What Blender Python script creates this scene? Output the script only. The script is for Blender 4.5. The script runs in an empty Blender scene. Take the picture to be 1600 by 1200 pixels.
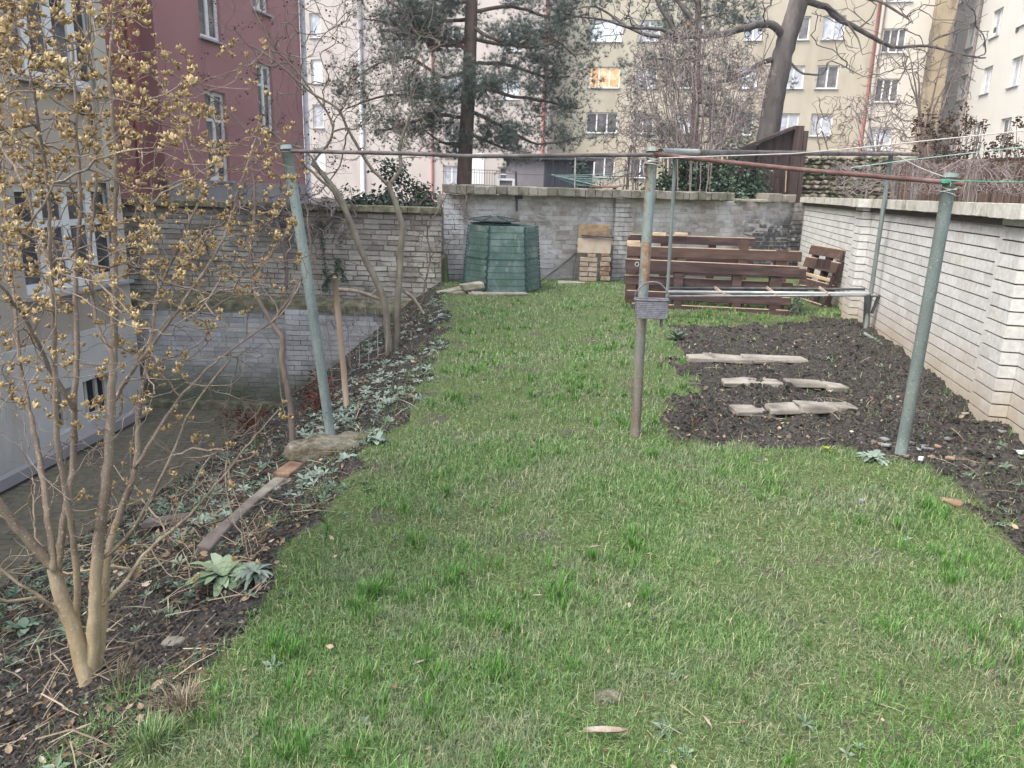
import bpy, math, random
import numpy as np
from mathutils import Vector, Matrix
random.seed(7); rng = np.random.default_rng(7)
SC = bpy.context.scene; COL = SC.collection
A = np.array
# ------------------------------------------------------------------ camera
F = 1175.0; PITCH = math.radians(14.6); ROLL = math.radians(1.7); CH = 1.65
_f = A([0, math.cos(PITCH), -math.sin(PITCH)]); _r = A([1., 0, 0]); _u = np.cross(_r, _f)
_c, _s = math.cos(ROLL), math.sin(ROLL)
CR, CU = _r * _c + _u * _s, -_r * _s + _u * _c
CC = A([0, 0, CH])
def ray(px, py): return CR * (px - 800) / F - CU * (py - 600) / F + _f
def gp(px, py, z=0.):
    d = ray(px, py); return CC + d * (z - CH) / d[2]
def dp(px, py, y):
    d = ray(px, py); return CC + d * y / d[1]
def plane_pt(px, py, p0, n):
    d = ray(px, py); return CC + d * (((p0 - CC) @ n) / (d @ n))
cam_d = bpy.data.cameras.new('camera'); cam = bpy.data.objects.new('camera', cam_d); COL.objects.link(cam)
cam_d.sensor_width = 36; cam_d.lens = F / 1600 * 36; cam_d.clip_end = 500; cam_d.clip_start = .05
M = Matrix.Identity(4)
for i in range(3):
    M[i][0] = CR[i]; M[i][1] = CU[i]; M[i][2] = -_f[i]; M[i][3] = CC[i]
cam.matrix_world = M; SC.camera = cam
# ------------------------------------------------------------------ value noise
_perm = rng.random(65536)
def vnoise(x, y, sc, seed=0):
    x = np.asarray(x, float) * sc + 100 + seed * 17.3; y = np.asarray(y, float) * sc + 100 + seed * 9.1
    xi = np.floor(x).astype(int); yi = np.floor(y).astype(int); fx = x - xi; fy = y - yi
    fx = fx * fx * (3 - 2 * fx); fy = fy * fy * (3 - 2 * fy)
    def h(a, b): return _perm[(a * 7349 + b * 9151 + seed * 131) & 65535]
    return (h(xi, yi) * (1 - fx) + h(xi + 1, yi) * fx) * (1 - fy) + (h(xi, yi + 1) * (1 - fx) + h(xi + 1, yi + 1) * fx) * fy
def fbm(x, y, sc, oct=4, seed=0):
    v = 0; a = .5; t = 0
    for o in range(oct): v = v + a * vnoise(x, y, sc * 2 ** o, seed + o); t += a; a *= .5
    return v / t
# ------------------------------------------------------------------ site layout
SV = A([.2045, .9789, 0]); SV /= np.linalg.norm(SV)      # direction of the right-hand wall
TV = A([SV[1], -SV[0], 0])
WP = gp(1516, 630)                                        # on the foot of the right-hand wall
BL = dp(690, 440, 13.6); BR = dp(1240, 440, 15.4); BL[2] = BR[2] = 0
_d = ray(1240, 400); k_far = float((CC + _d * (((WP - CC) @ TV) / (_d @ TV)) - WP) @ SV); k_far = min(max(k_far, 8.6), 10.2)
BRc = WP + SV * k_far; BRc[2] = 0
BD = (BRc - BL) / np.linalg.norm(BRc - BL); BN = A([BD[1], -BD[0], 0])   # BN points to the camera
YL = 13.0                                                 # left wall plane
ZC = -2.2                                                 # sunken court level
XE_Y = [0, 1.9, 2.9, 4.7, 6.3, 8.2, 11.7, 15]; XE_X = [-1.2, -1.13, -1.02, -.84, -.75, -.75, -1.15, -1.5]
TO_Y = [0, 6.9, 8, 10, 12.2, 15]; TO_X = [-5.4, -4.8, -4.4, -4.3, -3.9, -3.6]
def xedge(y): return np.interp(y, XE_Y, XE_X)
def xtoe(y): return np.interp(y, TO_Y, TO_X)
def in_poly(x, y, poly):
    x = np.asarray(x); y = np.asarray(y); c = np.zeros(x.shape, bool); n = len(poly)
    for i in range(n):
        x1, y1 = poly[i]; x2, y2 = poly[i - 1]
        k = ((y1 > y) != (y2 > y)) & (x < (x2 - x1) * (y - y1) / (y2 - y1 + 1e-12) + x1); c ^= k
    return c
def pxpoly(pts): return [tuple(gp(a, b)[:2]) for a, b in pts]
BED = pxpoly([(1052, 506), (1140, 512), (1230, 508), (1280, 500), (1340, 500), (1420, 540), (1520, 625), (1600, 690), (1700, 760), (1700, 900),
              (1600, 850), (1510, 760), (1440, 725), (1340, 712), (1300, 700), (1200, 702), (1100, 692), (1035, 672), (1050, 640), (1092, 612), (1060, 575), (1075, 545), (1050, 530)])
def bedmask(x, y):
    x = np.asarray(x, float); y = np.asarray(y, float)
    jx = x + (fbm(x, y, 5, 2, 11) - .5) * .35; jy = y + (fbm(x, y, 5, 2, 21) - .5) * .35
    return in_poly(jx, jy, BED)
def gz(x, y):
    x = np.asarray(x, float); y = np.asarray(y, float)
    u = np.clip((xedge(y) - x) / (xedge(y) - xtoe(y)), 0, 1)
    z = ZC * (u ** 1.18)
    z = z + (fbm(x, y, .7, 3, 3) - .5) * .10 * (u < .98)
    q = (BL[0] - x) * BN[0] + (BL[1] - y) * BN[1]
    beyond = (q > .15) & (x > -1.8) | (y > YL + .15) & (x <= -1.2)
    r = (x - WP[0]) * TV[0] + (y - WP[1]) * TV[1]
    return np.where(beyond | (r > .12), .5, z)
def hit(px, py, far=30):
    d = ray(px, py); t = np.linspace(.5, far, 3000); p = CC + d[None] * t[:, None]
    k = np.argmax(p[:, 2] < gz(p[:, 0], p[:, 1])); return A([p[k, 0], p[k, 1], float(gz(p[k, 0], p[k, 1]))])
# ------------------------------------------------------------------ materials
def lnk(nt, a, b): nt.links.new(a, b)
class NT:
    def __init__(s, name):
        s.m = bpy.data.materials.new(name); s.m.use_nodes = True; s.t = s.m.node_tree
        s.b = s.t.nodes['Principled BSDF']; s.geo = s.t.nodes.new('ShaderNodeNewGeometry')
        s.tc = s.t.nodes.new('ShaderNodeTexCoord')
    def n(s, ty, **k):
        x = s.t.nodes.new(ty)
        for a, b in k.items(): setattr(x, a, b)
        return x
    def l(s, a, b): s.t.links.new(a, b)
    def noise(s, sc, det=4, dist=0, vec=None, rough=.6, stretch=None):
        x = s.n('ShaderNodeTexNoise'); x.inputs['Scale'].default_value = sc; x.inputs['Detail'].default_value = det
        x.inputs['Distortion'].default_value = dist; x.inputs['Roughness'].default_value = rough
        v = vec or s.geo.outputs['Position']
        if stretch:
            mp = s.n('ShaderNodeMapping'); mp.inputs['Scale'].default_value = stretch; s.l(v, mp.inputs['Vector']); v = mp.outputs[0]
        s.l(v, x.inputs['Vector']); return x.outputs['Fac']
    def ramp(s, fac, stops, mode='LINEAR'):
        r = s.n('ShaderNodeValToRGB'); e = r.color_ramp.elements; r.color_ramp.interpolation = mode
        while len(e) > 1: e.remove(e[-1])
        e[0].position = stops[0][0]; e[0].color = (*c3(stops[0][1]), 1)
        for p, c in stops[1:]:
            k = e.new(p); k.color = (*c3(c), 1)
        s.l(fac, r.inputs['Fac']); return r.outputs['Color']
    def step(s, fac, a, b):
        r = s.n('ShaderNodeMapRange'); r.inputs['From Min'].default_value = a; r.inputs['From Max'].default_value = b
        r.interpolation_type = 'SMOOTHSTEP'; s.l(fac, r.inputs['Value']); return r.outputs[0]
    def mix(s, f, a, b, bt='MIX'):
        m = s.n('ShaderNodeMix', data_type='RGBA', blend_type=bt)
        if isinstance(f, (int, float)): m.inputs[0].default_value = f
        else: s.l(f, m.inputs[0])
        for k, v in ((6, a), (7, b)):
            if isinstance(v, (tuple, list, float, int)): m.inputs[k].default_value = (*c3(v), 1)
            else: s.l(v, m.inputs[k])
        return m.outputs[2]
    def mth(s, op, a, b=0.):
        m = s.n('ShaderNodeMath', operation=op)
        for k, v in ((0, a), (1, b)):
            if isinstance(v, (int, float)): m.inputs[k].default_value = v
            else: s.l(v, m.inputs[k])
        return m.outputs[0]
    def sep(s, axis):
        x = s.n('ShaderNodeSeparateXYZ'); s.l(s.geo.outputs['Position'], x.inputs[0]); return x.outputs[axis]
    def island(s): return s.geo.outputs['Random Per Island']
    def out(s, col, rough=.8, bump=None, bstr=.3, bdist=.01, metal=0, spec=.3):
        if isinstance(col, (tuple, list, float)): s.b.inputs['Base Color'].default_value = (*c3(col), 1)
        else: s.l(col, s.b.inputs['Base Color'])
        if isinstance(rough, (int, float)): s.b.inputs['Roughness'].default_value = rough
        else: s.l(rough, s.b.inputs['Roughness'])
        s.b.inputs['Metallic'].default_value = metal; s.b.inputs['Specular IOR Level'].default_value = spec
        if bump is not None:
            bm = s.n('ShaderNodeBump'); bm.inputs['Strength'].default_value = bstr; bm.inputs['Distance'].default_value = bdist
            s.l(bump, bm.inputs['Height']); s.l(bm.outputs[0], s.b.inputs['Normal'])
        return s.m
def c3(c): return (c, c, c) if isinstance(c, (int, float)) else tuple(c[:3])
def simple(name, stops, sc=6, rough=.8, bsc=40, bstr=.3, bdist=.01, isl=0., metal=0, spec=.3, det=5, stretch=None, seed=None):
    t = NT(name); c = t.ramp(t.noise(sc, det, stretch=stretch), stops)
    if isl:
        v = t.ramp(t.island(), [(0, 1 - isl), (1, 1.0 + isl * .0 + 0)])
        c = t.mix(1.0, c, v, 'MULTIPLY')
    return t.out(c, rough, t.noise(bsc, 5, stretch=stretch), bstr, bdist, metal, spec)
def leafmat(name, stops, rough=.55, spec=.3, psc=1.5, trans=0.0, patch=None):
    t = NT(name); c = t.ramp(t.island(), stops)
    if patch: c = t.mix(t.step(t.noise(psc, 3), .42, .62), c, t.ramp(t.island(), patch))
    m = t.out(c, rough, spec=spec)
    return m
MT = {}
# --- vegetation / ground
MT['grass'] = leafmat('grass_blades', [(0, (.05, .115, .028)), (.3, (.085, .175, .043)), (.62, (.14, .245, .07)), (.86, (.20, .32, .12)), (.94, (.34, .36, .18)), (1, (.45, .42, .28))], .5, .4, 1.9,
                      patch=[(0, (.07, .12, .045)), (.3, (.12, .18, .08)), (.6, (.19, .25, .13)), (.86, (.29, .31, .17)), (1, (.42, .37, .24))])
MT['tuft'] = leafmat('bright_grass', [(0, (.035, .12, .014)), (.5, (.065, .20, .025)), (.92, (.12, .28, .045)), (1, (.35, .35, .18))], .5, .4)
t = NT('ground_soil')
lawn = t.n('ShaderNodeAttribute', attribute_name='lawn').outputs['Fac']
soil = t.ramp(t.noise(34, 9, rough=.75), [(.25, (.020, .0185, .0175)), (.45, (.040, .036, .033)), (.6, (.08, .070, .062)), (.75, (.18, .155, .13))])
that = t.ramp(t.noise(48, 9, rough=.8), [(.3, (.028, .038, .018)), (.48, (.07, .10, .035)), (.58, (.14, .165, .075)), (.72, (.27, .26, .15))])
bare = t.step(t.noise(2.3, 5), .56, .66)
that = t.mix(bare, that, t.ramp(t.noise(40, 6), [(.3, (.05, .04, .035)), (.7, (.13, .11, .09))]))
MT['ground'] = t.out(t.mix(lawn, soil, that), .95, t.noise(55, 8), .8, .02, spec=.15)
MT['clod'] = leafmat('soil_crumbs', [(0, (.018, .017, .0165)), (.55, (.038, .035, .033)), (.82, (.070, .063, .058)), (.95, (.13, .105, .085)), (1, (.24, .21, .18))], .95, .1)
MT['litter'] = leafmat('dead_leaves', [(0, (.05, .032, .022)), (.4, (.13, .085, .055)), (.7, (.23, .16, .10)), (.92, (.36, .28, .19)), (1, (.48, .42, .34))], .8, .2)
MT['twiglit'] = leafmat('dry_stalks', [(0, (.10, .07, .05)), (.6, (.27, .21, .15)), (1, (.45, .38, .28))], .85, .2)
MT['cover'] = leafmat('weed_leaves', [(0, (.04, .075, .045)), (.5, (.085, .14, .085)), (.85, (.14, .20, .13)), (1, (.22, .26, .20))], .5, .4)
MT['ivy'] = leafmat('ivy_leaves', [(0, (.015, .035, .018)), (.5, (.03, .065, .03)), (.85, (.06, .11, .05)), (1, (.12, .17, .09))], .35, .5)
MT['yew'] = leafmat('yew_needles', [(0, (.012, .03, .018)), (.6, (.025, .055, .03)), (1, (.06, .09, .05))], .5, .4)
MT['needle'] = leafmat('pine_needles', [(0, (.045, .07, .06)), (.5, (.075, .11, .09)), (.9, (.125, .165, .14)), (1, (.20, .18, .13))], .5, .4)
MT['mullein'] = leafmat('woolly_leaves', [(0, (.16, .23, .12)), (.6, (.27, .36, .22)), (1, (.40, .45, .32))], .85, .1)
MT['pod'] = leafmat('seed_pods', [(0, (.17, .11, .05)), (.5, (.36, .25, .12)), (.9, (.50, .37, .20)), (1, (.60, .48, .30))], .7, .25)
MT['berry'] = leafmat('berries', [(0, (.05, .012, .015)), (1, (.11, .025, .03))], .4, .4)
MT['darkhead'] = leafmat('dead_flower_heads', [(0, (.035, .022, .016)), (.7, (.075, .045, .03)), (1, (.14, .09, .055))], .9, .1)
MT['snow'] = leafmat('grey_green_leaves', [(0, (.14, .19, .15)), (1, (.28, .33, .27))], .6, .3)
MT['moss'] = leafmat('moss', [(0, (.20, .25, .04)), (1, (.38, .40, .08))], .9, .1)
MT['redleaf'] = leafmat('withered_red_leaves', [(0, (.07, .02, .015)), (1, (.18, .06, .04))], .8, .2)
def bark(name, a, b, c, sc=14, bs=.5): return simple(name, [(.3, a), (.5, b), (.7, c)], sc, .9, 60, bs, .01, stretch=(1, 1, .3))
t = NT('shrub_bark'); _a = t.ramp(t.noise(11, 6, stretch=(1, 1, .3)), [(.3, (.27, .20, .11)), (.5, (.42, .33, .20)), (.7, (.52, .43, .28))])
_b = t.ramp(t.noise(11, 6, stretch=(1, 1, .3)), [(.3, (.10, .075, .065)), (.5, (.20, .155, .125)), (.7, (.30, .24, .19))])
_c = t.mix(t.step(t.mth('ADD', t.sep('Z'), t.mth('MULTIPLY', t.noise(6, 4), .5)), .05, .9), _a, _b); _c = t.mix(t.mth('MULTIPLY', t.step(t.noise(120, 2), .60, .68), .6), _c, (.55, .49, .38))
MT['shrubbark'] = t.out(_c, .85, t.noise(70, 6, stretch=(1, 1, .4)), .7, .006, spec=.2)
MT['treebark'] = bark('young_tree_bark', (.10, .085, .065), (.19, .165, .13), (.28, .245, .195), 10)
MT['twig'] = bark('twig_bark', (.10, .075, .065), (.17, .13, .11), (.23, .18, .15), 8)
MT['pinebark'] = bark('pine_bark', (.07, .05, .045), (.13, .09, .075), (.19, .14, .115), 5, .8)
MT['oldbark'] = bark('old_tree_bark', (.055, .047, .045), (.10, .086, .08), (.16, .14, .13), 4, .8)
MT['buffbark'] = bark('bush_bark', (.13, .105, .10), (.215, .175, .165), (.30, .255, .24), 6)
# --- hard materials
def brickmat(name, isl, wash=None, wlo=.45, whi=.6, wsc=1.2, dirt=None, stain=None, sootbox=None, rough=.9, bstr=.5):
    t = NT(name); c = t.ramp(t.island(), isl)
    c = t.mix(.35, c, t.ramp(t.noise(22, 6), [(.3, .25), (.7, 1.)]), 'MULTIPLY')
    if wash: c = t.mix(t.mth('MULTIPLY', t.step(t.noise(wsc, 7, .4), wlo, whi), .85), c, t.mix(.5, wash, t.ramp(t.noise(14, 6), [(.3, tuple(.7 * k for k in wash)), (.7, wash)])))
    if stain: c = t.mix(t.mth('MULTIPLY', t.step(t.noise(stain[1], 6, .6), stain[2], stain[3]), stain[4]), c, stain[0])
    if dirt:   # splashed earth and damp along the foot
        z = t.mth('ADD', t.sep('Z'), t.mth('MULTIPLY', t.noise(3, 5), -.55))
        c = t.mix(t.mth('MULTIPLY', t.step(z, dirt[1], dirt[2]), dirt[3]), c, dirt[0])
    if sootbox:  # smoke-blackened patch left by a fire
        x0, x1, z0, z1 = sootbox; X = t.mth('ADD', t.sep('X'), t.mth('MULTIPLY', t.noise(2.5, 6), 1.2)); Z = t.mth('ADD', t.sep('Z'), t.mth('MULTIPLY', t.noise(4, 5), .5))
        k = t.mth('MULTIPLY', t.step(X, x0 + .2, x1 + .9), t.step(Z, z1 + .5, z1 - .1)); k = t.mth('MULTIPLY', k, t.step(t.noise(9, 6), .30, .52))
        c = t.mix(t.mth('MULTIPLY', k, .93), c, (.045, .05, .06))
    return t.out(c, rough, t.noise(45, 7), bstr, .012, spec=.2)
MT['whitebrick'] = brickmat('sand_lime_brick', [(0, (.60, .59, .57)), (.4, (.68, .675, .66)), (.8, (.73, .725, .71)), (1, (.62, .60, .56))], dirt=((.42, .34, .24), .35, -.35, .75), rough=.75, bstr=.15)
MT['joint'] = simple('dark_joint', [(.3, (.07, .058, .05)), (.7, (.13, .11, .095))], 20)
MT['coping'] = brickmat('coping_block', [(0, (.54, .52, .47)), (.6, (.66, .64, .59)), (1, (.50, .47, .40))], stain=((.22, .21, .13), 2.5, .5, .65, .6), bstr=.3)
MT['backbrick'] = brickmat('whitewashed_brick', [(0, (.30, .25, .22)), (.35, (.42, .38, .35)), (.7, (.52, .49, .46)), (1, (.36, .31, .27))], wash=(.62, .60, .60), wlo=.42, whi=.62, wsc=1.6,
                          stain=((.20, .17, .15), 2.2, .55, .7, .7), dirt=((.17, .17, .18), .45, -.3, .6), sootbox=(4.6, 4.7, .3, 1.3), bstr=.7)
MT['backjoint'] = simple('old_mortar', [(.3, (.24, .22, .21)), (.7, (.48, .45, .44))], 12, bstr=.6)
MT['leftbrick'] = brickmat('weathered_brick', [(0, (.27, .24, .215)), (.3, (.35, .32, .29)), (.6, (.42, .39, .355)), (.9, (.49, .455, .415)), (1, (.25, .22, .195))], wash=(.56, .52, .45), wlo=.48, whi=.66, wsc=1.5,
                          stain=((.12, .105, .09), 1.6, .52, .7, .75), bstr=.9)
MT['lowbrick'] = brickmat('faded_brick', [(0, (.38, .37, .37)), (.5, (.47, .46, .46)), (1, (.54, .53, .53))], wash=(.62, .61, .63), wlo=.48, whi=.7, wsc=2,
                         stain=((.12, .13, .08), 1.0, .55, .72, .8), dirt=((.10, .11, .055), -1.45, -2.3, .85), bstr=.6)
MT['mosstone'] = simple('mossy_ledge', [(.25, (.06, .06, .035)), (.45, (.13, .125, .075)), (.6, (.23, .21, .15)), (.75, (.32, .29, .23))], 7, .95, 40, .8)
MT['capstone'] = brickmat('cap_block', [(0, (.24, .21, .17)), (.6, (.36, .33, .28)), (1, (.20, .18, .14))], stain=((.10, .10, .07), 3, .45, .62, .8), bstr=.8)
t = NT('court_paving')
bt = t.n('ShaderNodeTexBrick'); bt.inputs['Scale'].default_value = 1; bt.inputs['Brick Width'].default_value = .24; bt.inputs['Row Height'].default_value = .12
bt.inputs['Mortar Size'].default_value = .014; bt.inputs['Color1'].default_value = (.17, .15, .12, 1); bt.inputs['Color2'].default_value = (.115, .10, .08, 1); bt.inputs['Mortar'].default_value = (.065, .065, .04, 1)
t.l(t.geo.outputs['Position'], bt.inputs['Vector'])
c = t.mix(t.mth('MULTIPLY', t.step(t.noise(1.6, 8), .36, .54), .88), bt.outputs['Color'], t.ramp(t.noise(12, 6), [(.3, (.10, .092, .06)), (.7, (.21, .18, .13))]))
MT['paving'] = t.out(c, .9, bt.outputs['Fac'], .5, -.01)
def postmat(name, rustamt, brown=None, k_=.88):
    t = NT(name); g = t.ramp(t.noise(5, 6, stretch=(1, 1, .35)), [(p_, tuple(k_ * v_ for v_ in c_)) for p_, c_ in ((.25, (.13, .175, .165)), (.45, (.20, .25, .238)), (.6, (.27, .315, .30)), (.8, (.36, .39, .375)))])
    g = t.mix(t.mth('MULTIPLY', t.step(t.noise(45, 4), .60, .68), .75), g, (.09, .08, .06))
    r = t.ramp(t.noise(20, 7), [(.3, (.12, .055, .028)), (.5, (.27, .14, .07)), (.7, (.40, .27, .17))])
    k = t.step(t.noise(6, 9, .3, stretch=(1.6, 1.6, .4), rough=.7), rustamt, rustamt + .06)
    c = t.mix(k, g, r)
    if brown: c = t.mix(t.mth('MULTIPLY', t.step(t.mth('ADD', t.sep('Z'), t.mth('MULTIPLY', t.noise(4, 6), .5)), brown[1], brown[0]), .8), c, t.ramp(t.noise(25, 6, stretch=(1, 1, .2)), [(.3, (.10, .065, .045)), (.6, (.20, .155, .12)), (.8, (.30, .26, .21))]))
    c = t.mix(t.mth('MULTIPLY', t.step(t.noise(16, 7, stretch=(1.5, 1.5, .10), rough=.7), .52, .68), .55), c, (.12, .12, .105)); c = t.mix(t.mth('MULTIPLY', t.step(t.noise(110, 3), .63, .68), .8), c, (.42, .44, .42))
    return t.out(c, .65, t.noise(70, 5), .5, .005, spec=.4)
MT['post'] = postmat('green_paint', .66); MT['dullpost'] = postmat('dull_green_paint', .63, None, .66); MT['rustpost'] = postmat('rusted_green_paint', .555, (.55, 1.45))
MT['redpipe'] = simple('red_rust_pipe', [(.3, (.07, .035, .03)), (.5, (.14, .075, .065)), (.7, (.22, .15, .14))], 7, .7, 60, .4, .004)
MT['pipe'] = simple('rusty_pipe', [(.3, (.06, .05, .05)), (.5, (.12, .10, .10)), (.7, (.21, .19, .19))], 7, .7, 60, .4, .004)
MT['greypipe'] = simple('grey_pipe', [(.3, (.16, .17, .17)), (.55, (.30, .31, .31)), (.75, (.22, .15, .11))], 5, .55, 60, .3, .004, metal=.3)
MT['galv'] = simple('galvanised', [(.3, (.28, .29, .29)), (.6, (.45, .46, .47)), (.8, (.30, .22, .17))], 6, .5, 60, .3, .004, metal=.4)
MT['darkiron'] = simple('dark_iron', [(.3, (.04, .045, .045)), (.7, (.10, .11, .11))], 9, .6)
MT['weave'] = simple('grey_weave', [(.3, (.20, .20, .23)), (.7, (.34, .34, .38))], 30, .45)
MT['planter'] = simple('grey_plastic_wicker', [(.3, (.10, .095, .11)), (.7, (.22, .21, .24))], 30, .5, 90, .6, .01)
t = NT('bin_plastic')
c = t.ramp(t.noise(2.4, 6, .3), [(.25, (.045, .085, .08)), (.5, (.09, .14, .13)), (.75, (.22, .275, .25))])
c = t.mix(t.mth('MULTIPLY', t.step(t.noise(6, 8, .9), .46, .62), .65), c, (.045, .105, .065)); c = t.mix(t.mth('MULTIPLY', t.step(t.noise(15, 6, stretch=(1, 1, .3)), .58, .70), .5), c, (.30, .31, .26))
MT['bin'] = t.out(c, .6, t.noise(30, 5), .2, .01, spec=.3)
MT['binlid'] = simple('bin_lid_plastic', [(.3, (.018, .025, .024)), (.7, (.065, .08, .075))], 6, .6)
MT['binseam'] = simple('seam_plastic', [(.3, (.02, .045, .045)), (.7, (.05, .10, .10))], 9, .6)
MT['palletred'] = simple('stained_board', [(.3, (.038, .022, .021)), (.5, (.075, .045, .042)), (.72, (.14, .092, .082))], 9, .8, 50, .5, .006, stretch=(.25, 1, 1.6), isl=.35)
MT['pallettan'] = simple('brown_board', [(.3, (.07, .04, .032)), (.6, (.13, .08, .062)), (.8, (.21, .145, .115))], 9, .8, 50, .5, .006, stretch=(.3, 1, 1.6), isl=.35)
MT['paleedge'] = simple('pale_wood', [(.3, (.42, .31, .20)), (.7, (.60, .46, .32))], 10, .8)
MT['cardboard'] = simple('weathered_panel', [(.3, (.38, .28, .20)), (.5, (.48, .38, .30)), (.7, (.52, .43, .36))], 5, .85)
MT['ochreboard'] = simple('ochre_board', [(.3, (.20, .135, .08)), (.5, (.31, .22, .13)), (.7, (.42, .32, .21))], 7, .85)
MT['oldbrick'] = simple('reclaimed_brick', [(.3, (.30, .20, .14)), (.5, (.42, .33, .25)), (.7, (.52, .46, .38))], 8, .9, 50, .7, .008, isl=.3)
MT['stone'] = simple('field_stone', [(.3, (.20, .18, .13)), (.5, (.33, .30, .23)), (.7, (.42, .39, .32))], 7, .9, 40, .7, .01)
MT['flag'] = simple('flagstone', [(.3, (.13, .115, .10)), (.5, (.25, .225, .19)), (.7, (.36, .33, .29))], 5, .9, 40, .5, .008)
MT['concrete'] = simple('old_concrete', [(.3, (.20, .175, .13)), (.5, (.34, .31, .25)), (.7, (.44, .41, .36))], 6, .95, 70, .9, .012)
MT['mossrock'] = simple('mossy_footing', [(.3, (.07, .06, .035)), (.48, (.17, .15, .10)), (.62, (.27, .25, .20)), (.75, (.40, .38, .34))], 14, .95, 60, 1., .03)
MT['terracotta'] = simple('red_clay', [(.3, (.13, .075, .05)), (.5, (.24, .15, .10)), (.7, (.34, .26, .19))], 8, .9)
MT['slate'] = simple('slate_shard', [(.3, (.16, .15, .165)), (.7, (.30, .29, .32))], 9, .6); MT['brownslab'] = simple('brown_slab', [(.3, (.10, .08, .07)), (.7, (.21, .175, .155))], 7, .9)
MT['stake'] = simple('bare_stake', [(.3, (.24, .17, .125)), (.5, (.34, .25, .19)), (.7, (.42, .32, .25))], 10, .8, 60, .3, .005, stretch=(1, 1, .15))
MT['rope'] = simple('rope', [(.3, (.42, .39, .37)), (.7, (.58, .55, .53))], 30, .9); MT['greenrope'] = simple('green_cord', [(.3, (.05, .26, .16)), (.7, (.10, .38, .24))], 30, .6)
MT['mint'] = simple('mint_cord', [(.3, (.30, .50, .45)), (.7, (.42, .60, .55))], 30, .6)
def plaster(name, a, b, st=None, lo=.5, hi=.7, amt=.5, sc=.5, streak=True, bot=None):
    t = NT(name); c = t.ramp(t.noise(sc, 7, .3), [(.3, a), (.7, b)])
    if st: c = t.mix(t.mth('MULTIPLY', t.step(t.noise(sc * 2.2, 8, .5, stretch=(1, 1, .25) if streak else None), lo, hi), amt), c, st)
    if bot: c = t.mix(t.mth('MULTIPLY', t.step(t.mth('ADD', t.sep('Z'), t.mth('MULTIPLY', t.noise(1.4, 5), .5)), bot[1], bot[2]), bot[3]), c, bot[0])
    return t.out(c, .9, t.noise(30, 6), .25, .01, spec=.15)
MT['beige'] = plaster('beige_render', (.37, .315, .265), (.44, .385, .33), (.28, .235, .19), .5, .7, .6, .7)
MT['cream_low'] = plaster('pale_render', (.50, .485, .46), (.60, .585, .56), (.36, .30, .21), .5, .68, .6, .8)
MT['quoin'] = plaster('corner_render', (.44, .40, .34), (.54, .50, .44), (.32, .27, .2), .5, .7, .6, 1)
MT['red'] = plaster('wine_red_render', (.33, .17, .17), (.395, .21, .21), (.24, .125, .125), .5, .75, .6, .35)
MT['darkred'] = plaster('shaded_red_render', (.27, .115, .12), (.32, .14, .145), (.20, .085, .09), .5, .75, .6, .4)  # darker copy of the wine red, with the shade of the recess painted in
MT['greyrender'] = plaster('grey_render', (.27, .25, .26), (.35, .33, .34), (.2, .19, .2))
MT['pink'] = plaster('pink_render', (.43, .38, .355), (.49, .435, .405), (.34, .30, .285), .52, .72, .5, .25)
MT['yellow'] = plaster('yellow_render', (.385, .345, .27), (.44, .40, .32), (.30, .26, .195), .5, .7, .6, .22, bot=((.40, .345, .26), 9, 4, .5))
MT['cream'] = plaster('cream_render', (.50, .46, .395), (.56, .52, .455), (.42, .38, .315), .52, .75, .5, .25)
MT['ivory'] = plaster('ivory_render', (.52, .50, .46), (.57, .55, .51), (.46, .44, .40), .55, .75, .35, .2)
MT['stack'] = plaster('stained_render', (.26, .205, .13), (.38, .31, .215), (.11, .09, .07), .47, .62, .8, .6)
MT['darkwall'] = plaster('black_render', (.045, .05, .065), (.07, .075, .09), None)
MT['greyshed'] = plaster('grey_shed_render', (.22, .20, .21), (.33, .31, .32), (.16, .15, .16))
MT['roof'] = simple('roof_tiles', [(.3, (.16, .07, .05)), (.7, (.26, .12, .08))], 4)
MT['white'] = simple('white_paint', [(.3, (.62, .62, .61)), (.7, (.74, .74, .73))], 6, .5)
MT['offwhite'] = simple('off_white_paint', [(.3, (.56, .54, .50)), (.7, (.68, .66, .62))], 6, .6)
MT['sill'] = simple('grey_sill', [(.3, (.30, .30, .32)), (.7, (.42, .42, .44))], 6, .6)
def glass(name, cols, rough=.08, emit=None, es=0):
    t = NT(name); c = t.ramp(t.noise(1.8, 4, .5), cols); m = t.out(c, rough, spec=.6)
    if emit:
        t.l(t.ramp(t.noise(2.2, 4, .5), emit), t.b.inputs['Emission Color']); t.b.inputs['Emission Strength'].default_value = es
    return m
MT['gdark'] = glass('window_glass', [(.3, (.03, .035, .04)), (.5, (.09, .085, .09)), (.7, (.20, .19, .20))])
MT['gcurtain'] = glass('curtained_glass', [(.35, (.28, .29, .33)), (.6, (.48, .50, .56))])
MT['gblue'] = glass('sky_reflection_glass', [(.3, (.60, .68, .76)), (.6, (.74, .80, .86))])  # bright sky reflection painted as a pale blue base colour
MT['glit'] = glass('lit_glass', [(.3, (.12, .09, .05)), (.7, (.2, .16, .1))], .3, [(.38, (.62, .28, .08)), (.5, (.9, .50, .20)), (.62, (1, .82, .58))], .34)
MT['gvoid'] = simple('dark_opening', [(.3, .012), (.7, .03)], 6)
MT['drain'] = simple('drainpipe', [(.3, (.17, .13, .12)), (.7, (.28, .23, .21))], 5, .6); MT['reddrain'] = simple('red_drainpipe', [(.3, (.22, .07, .06)), (.7, (.34, .12, .10))], 5, .6)
MT['bluepipe'] = simple('pale_drainpipe', [(.3, (.42, .43, .46)), (.7, (.55, .56, .6))], 5, .5)
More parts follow.
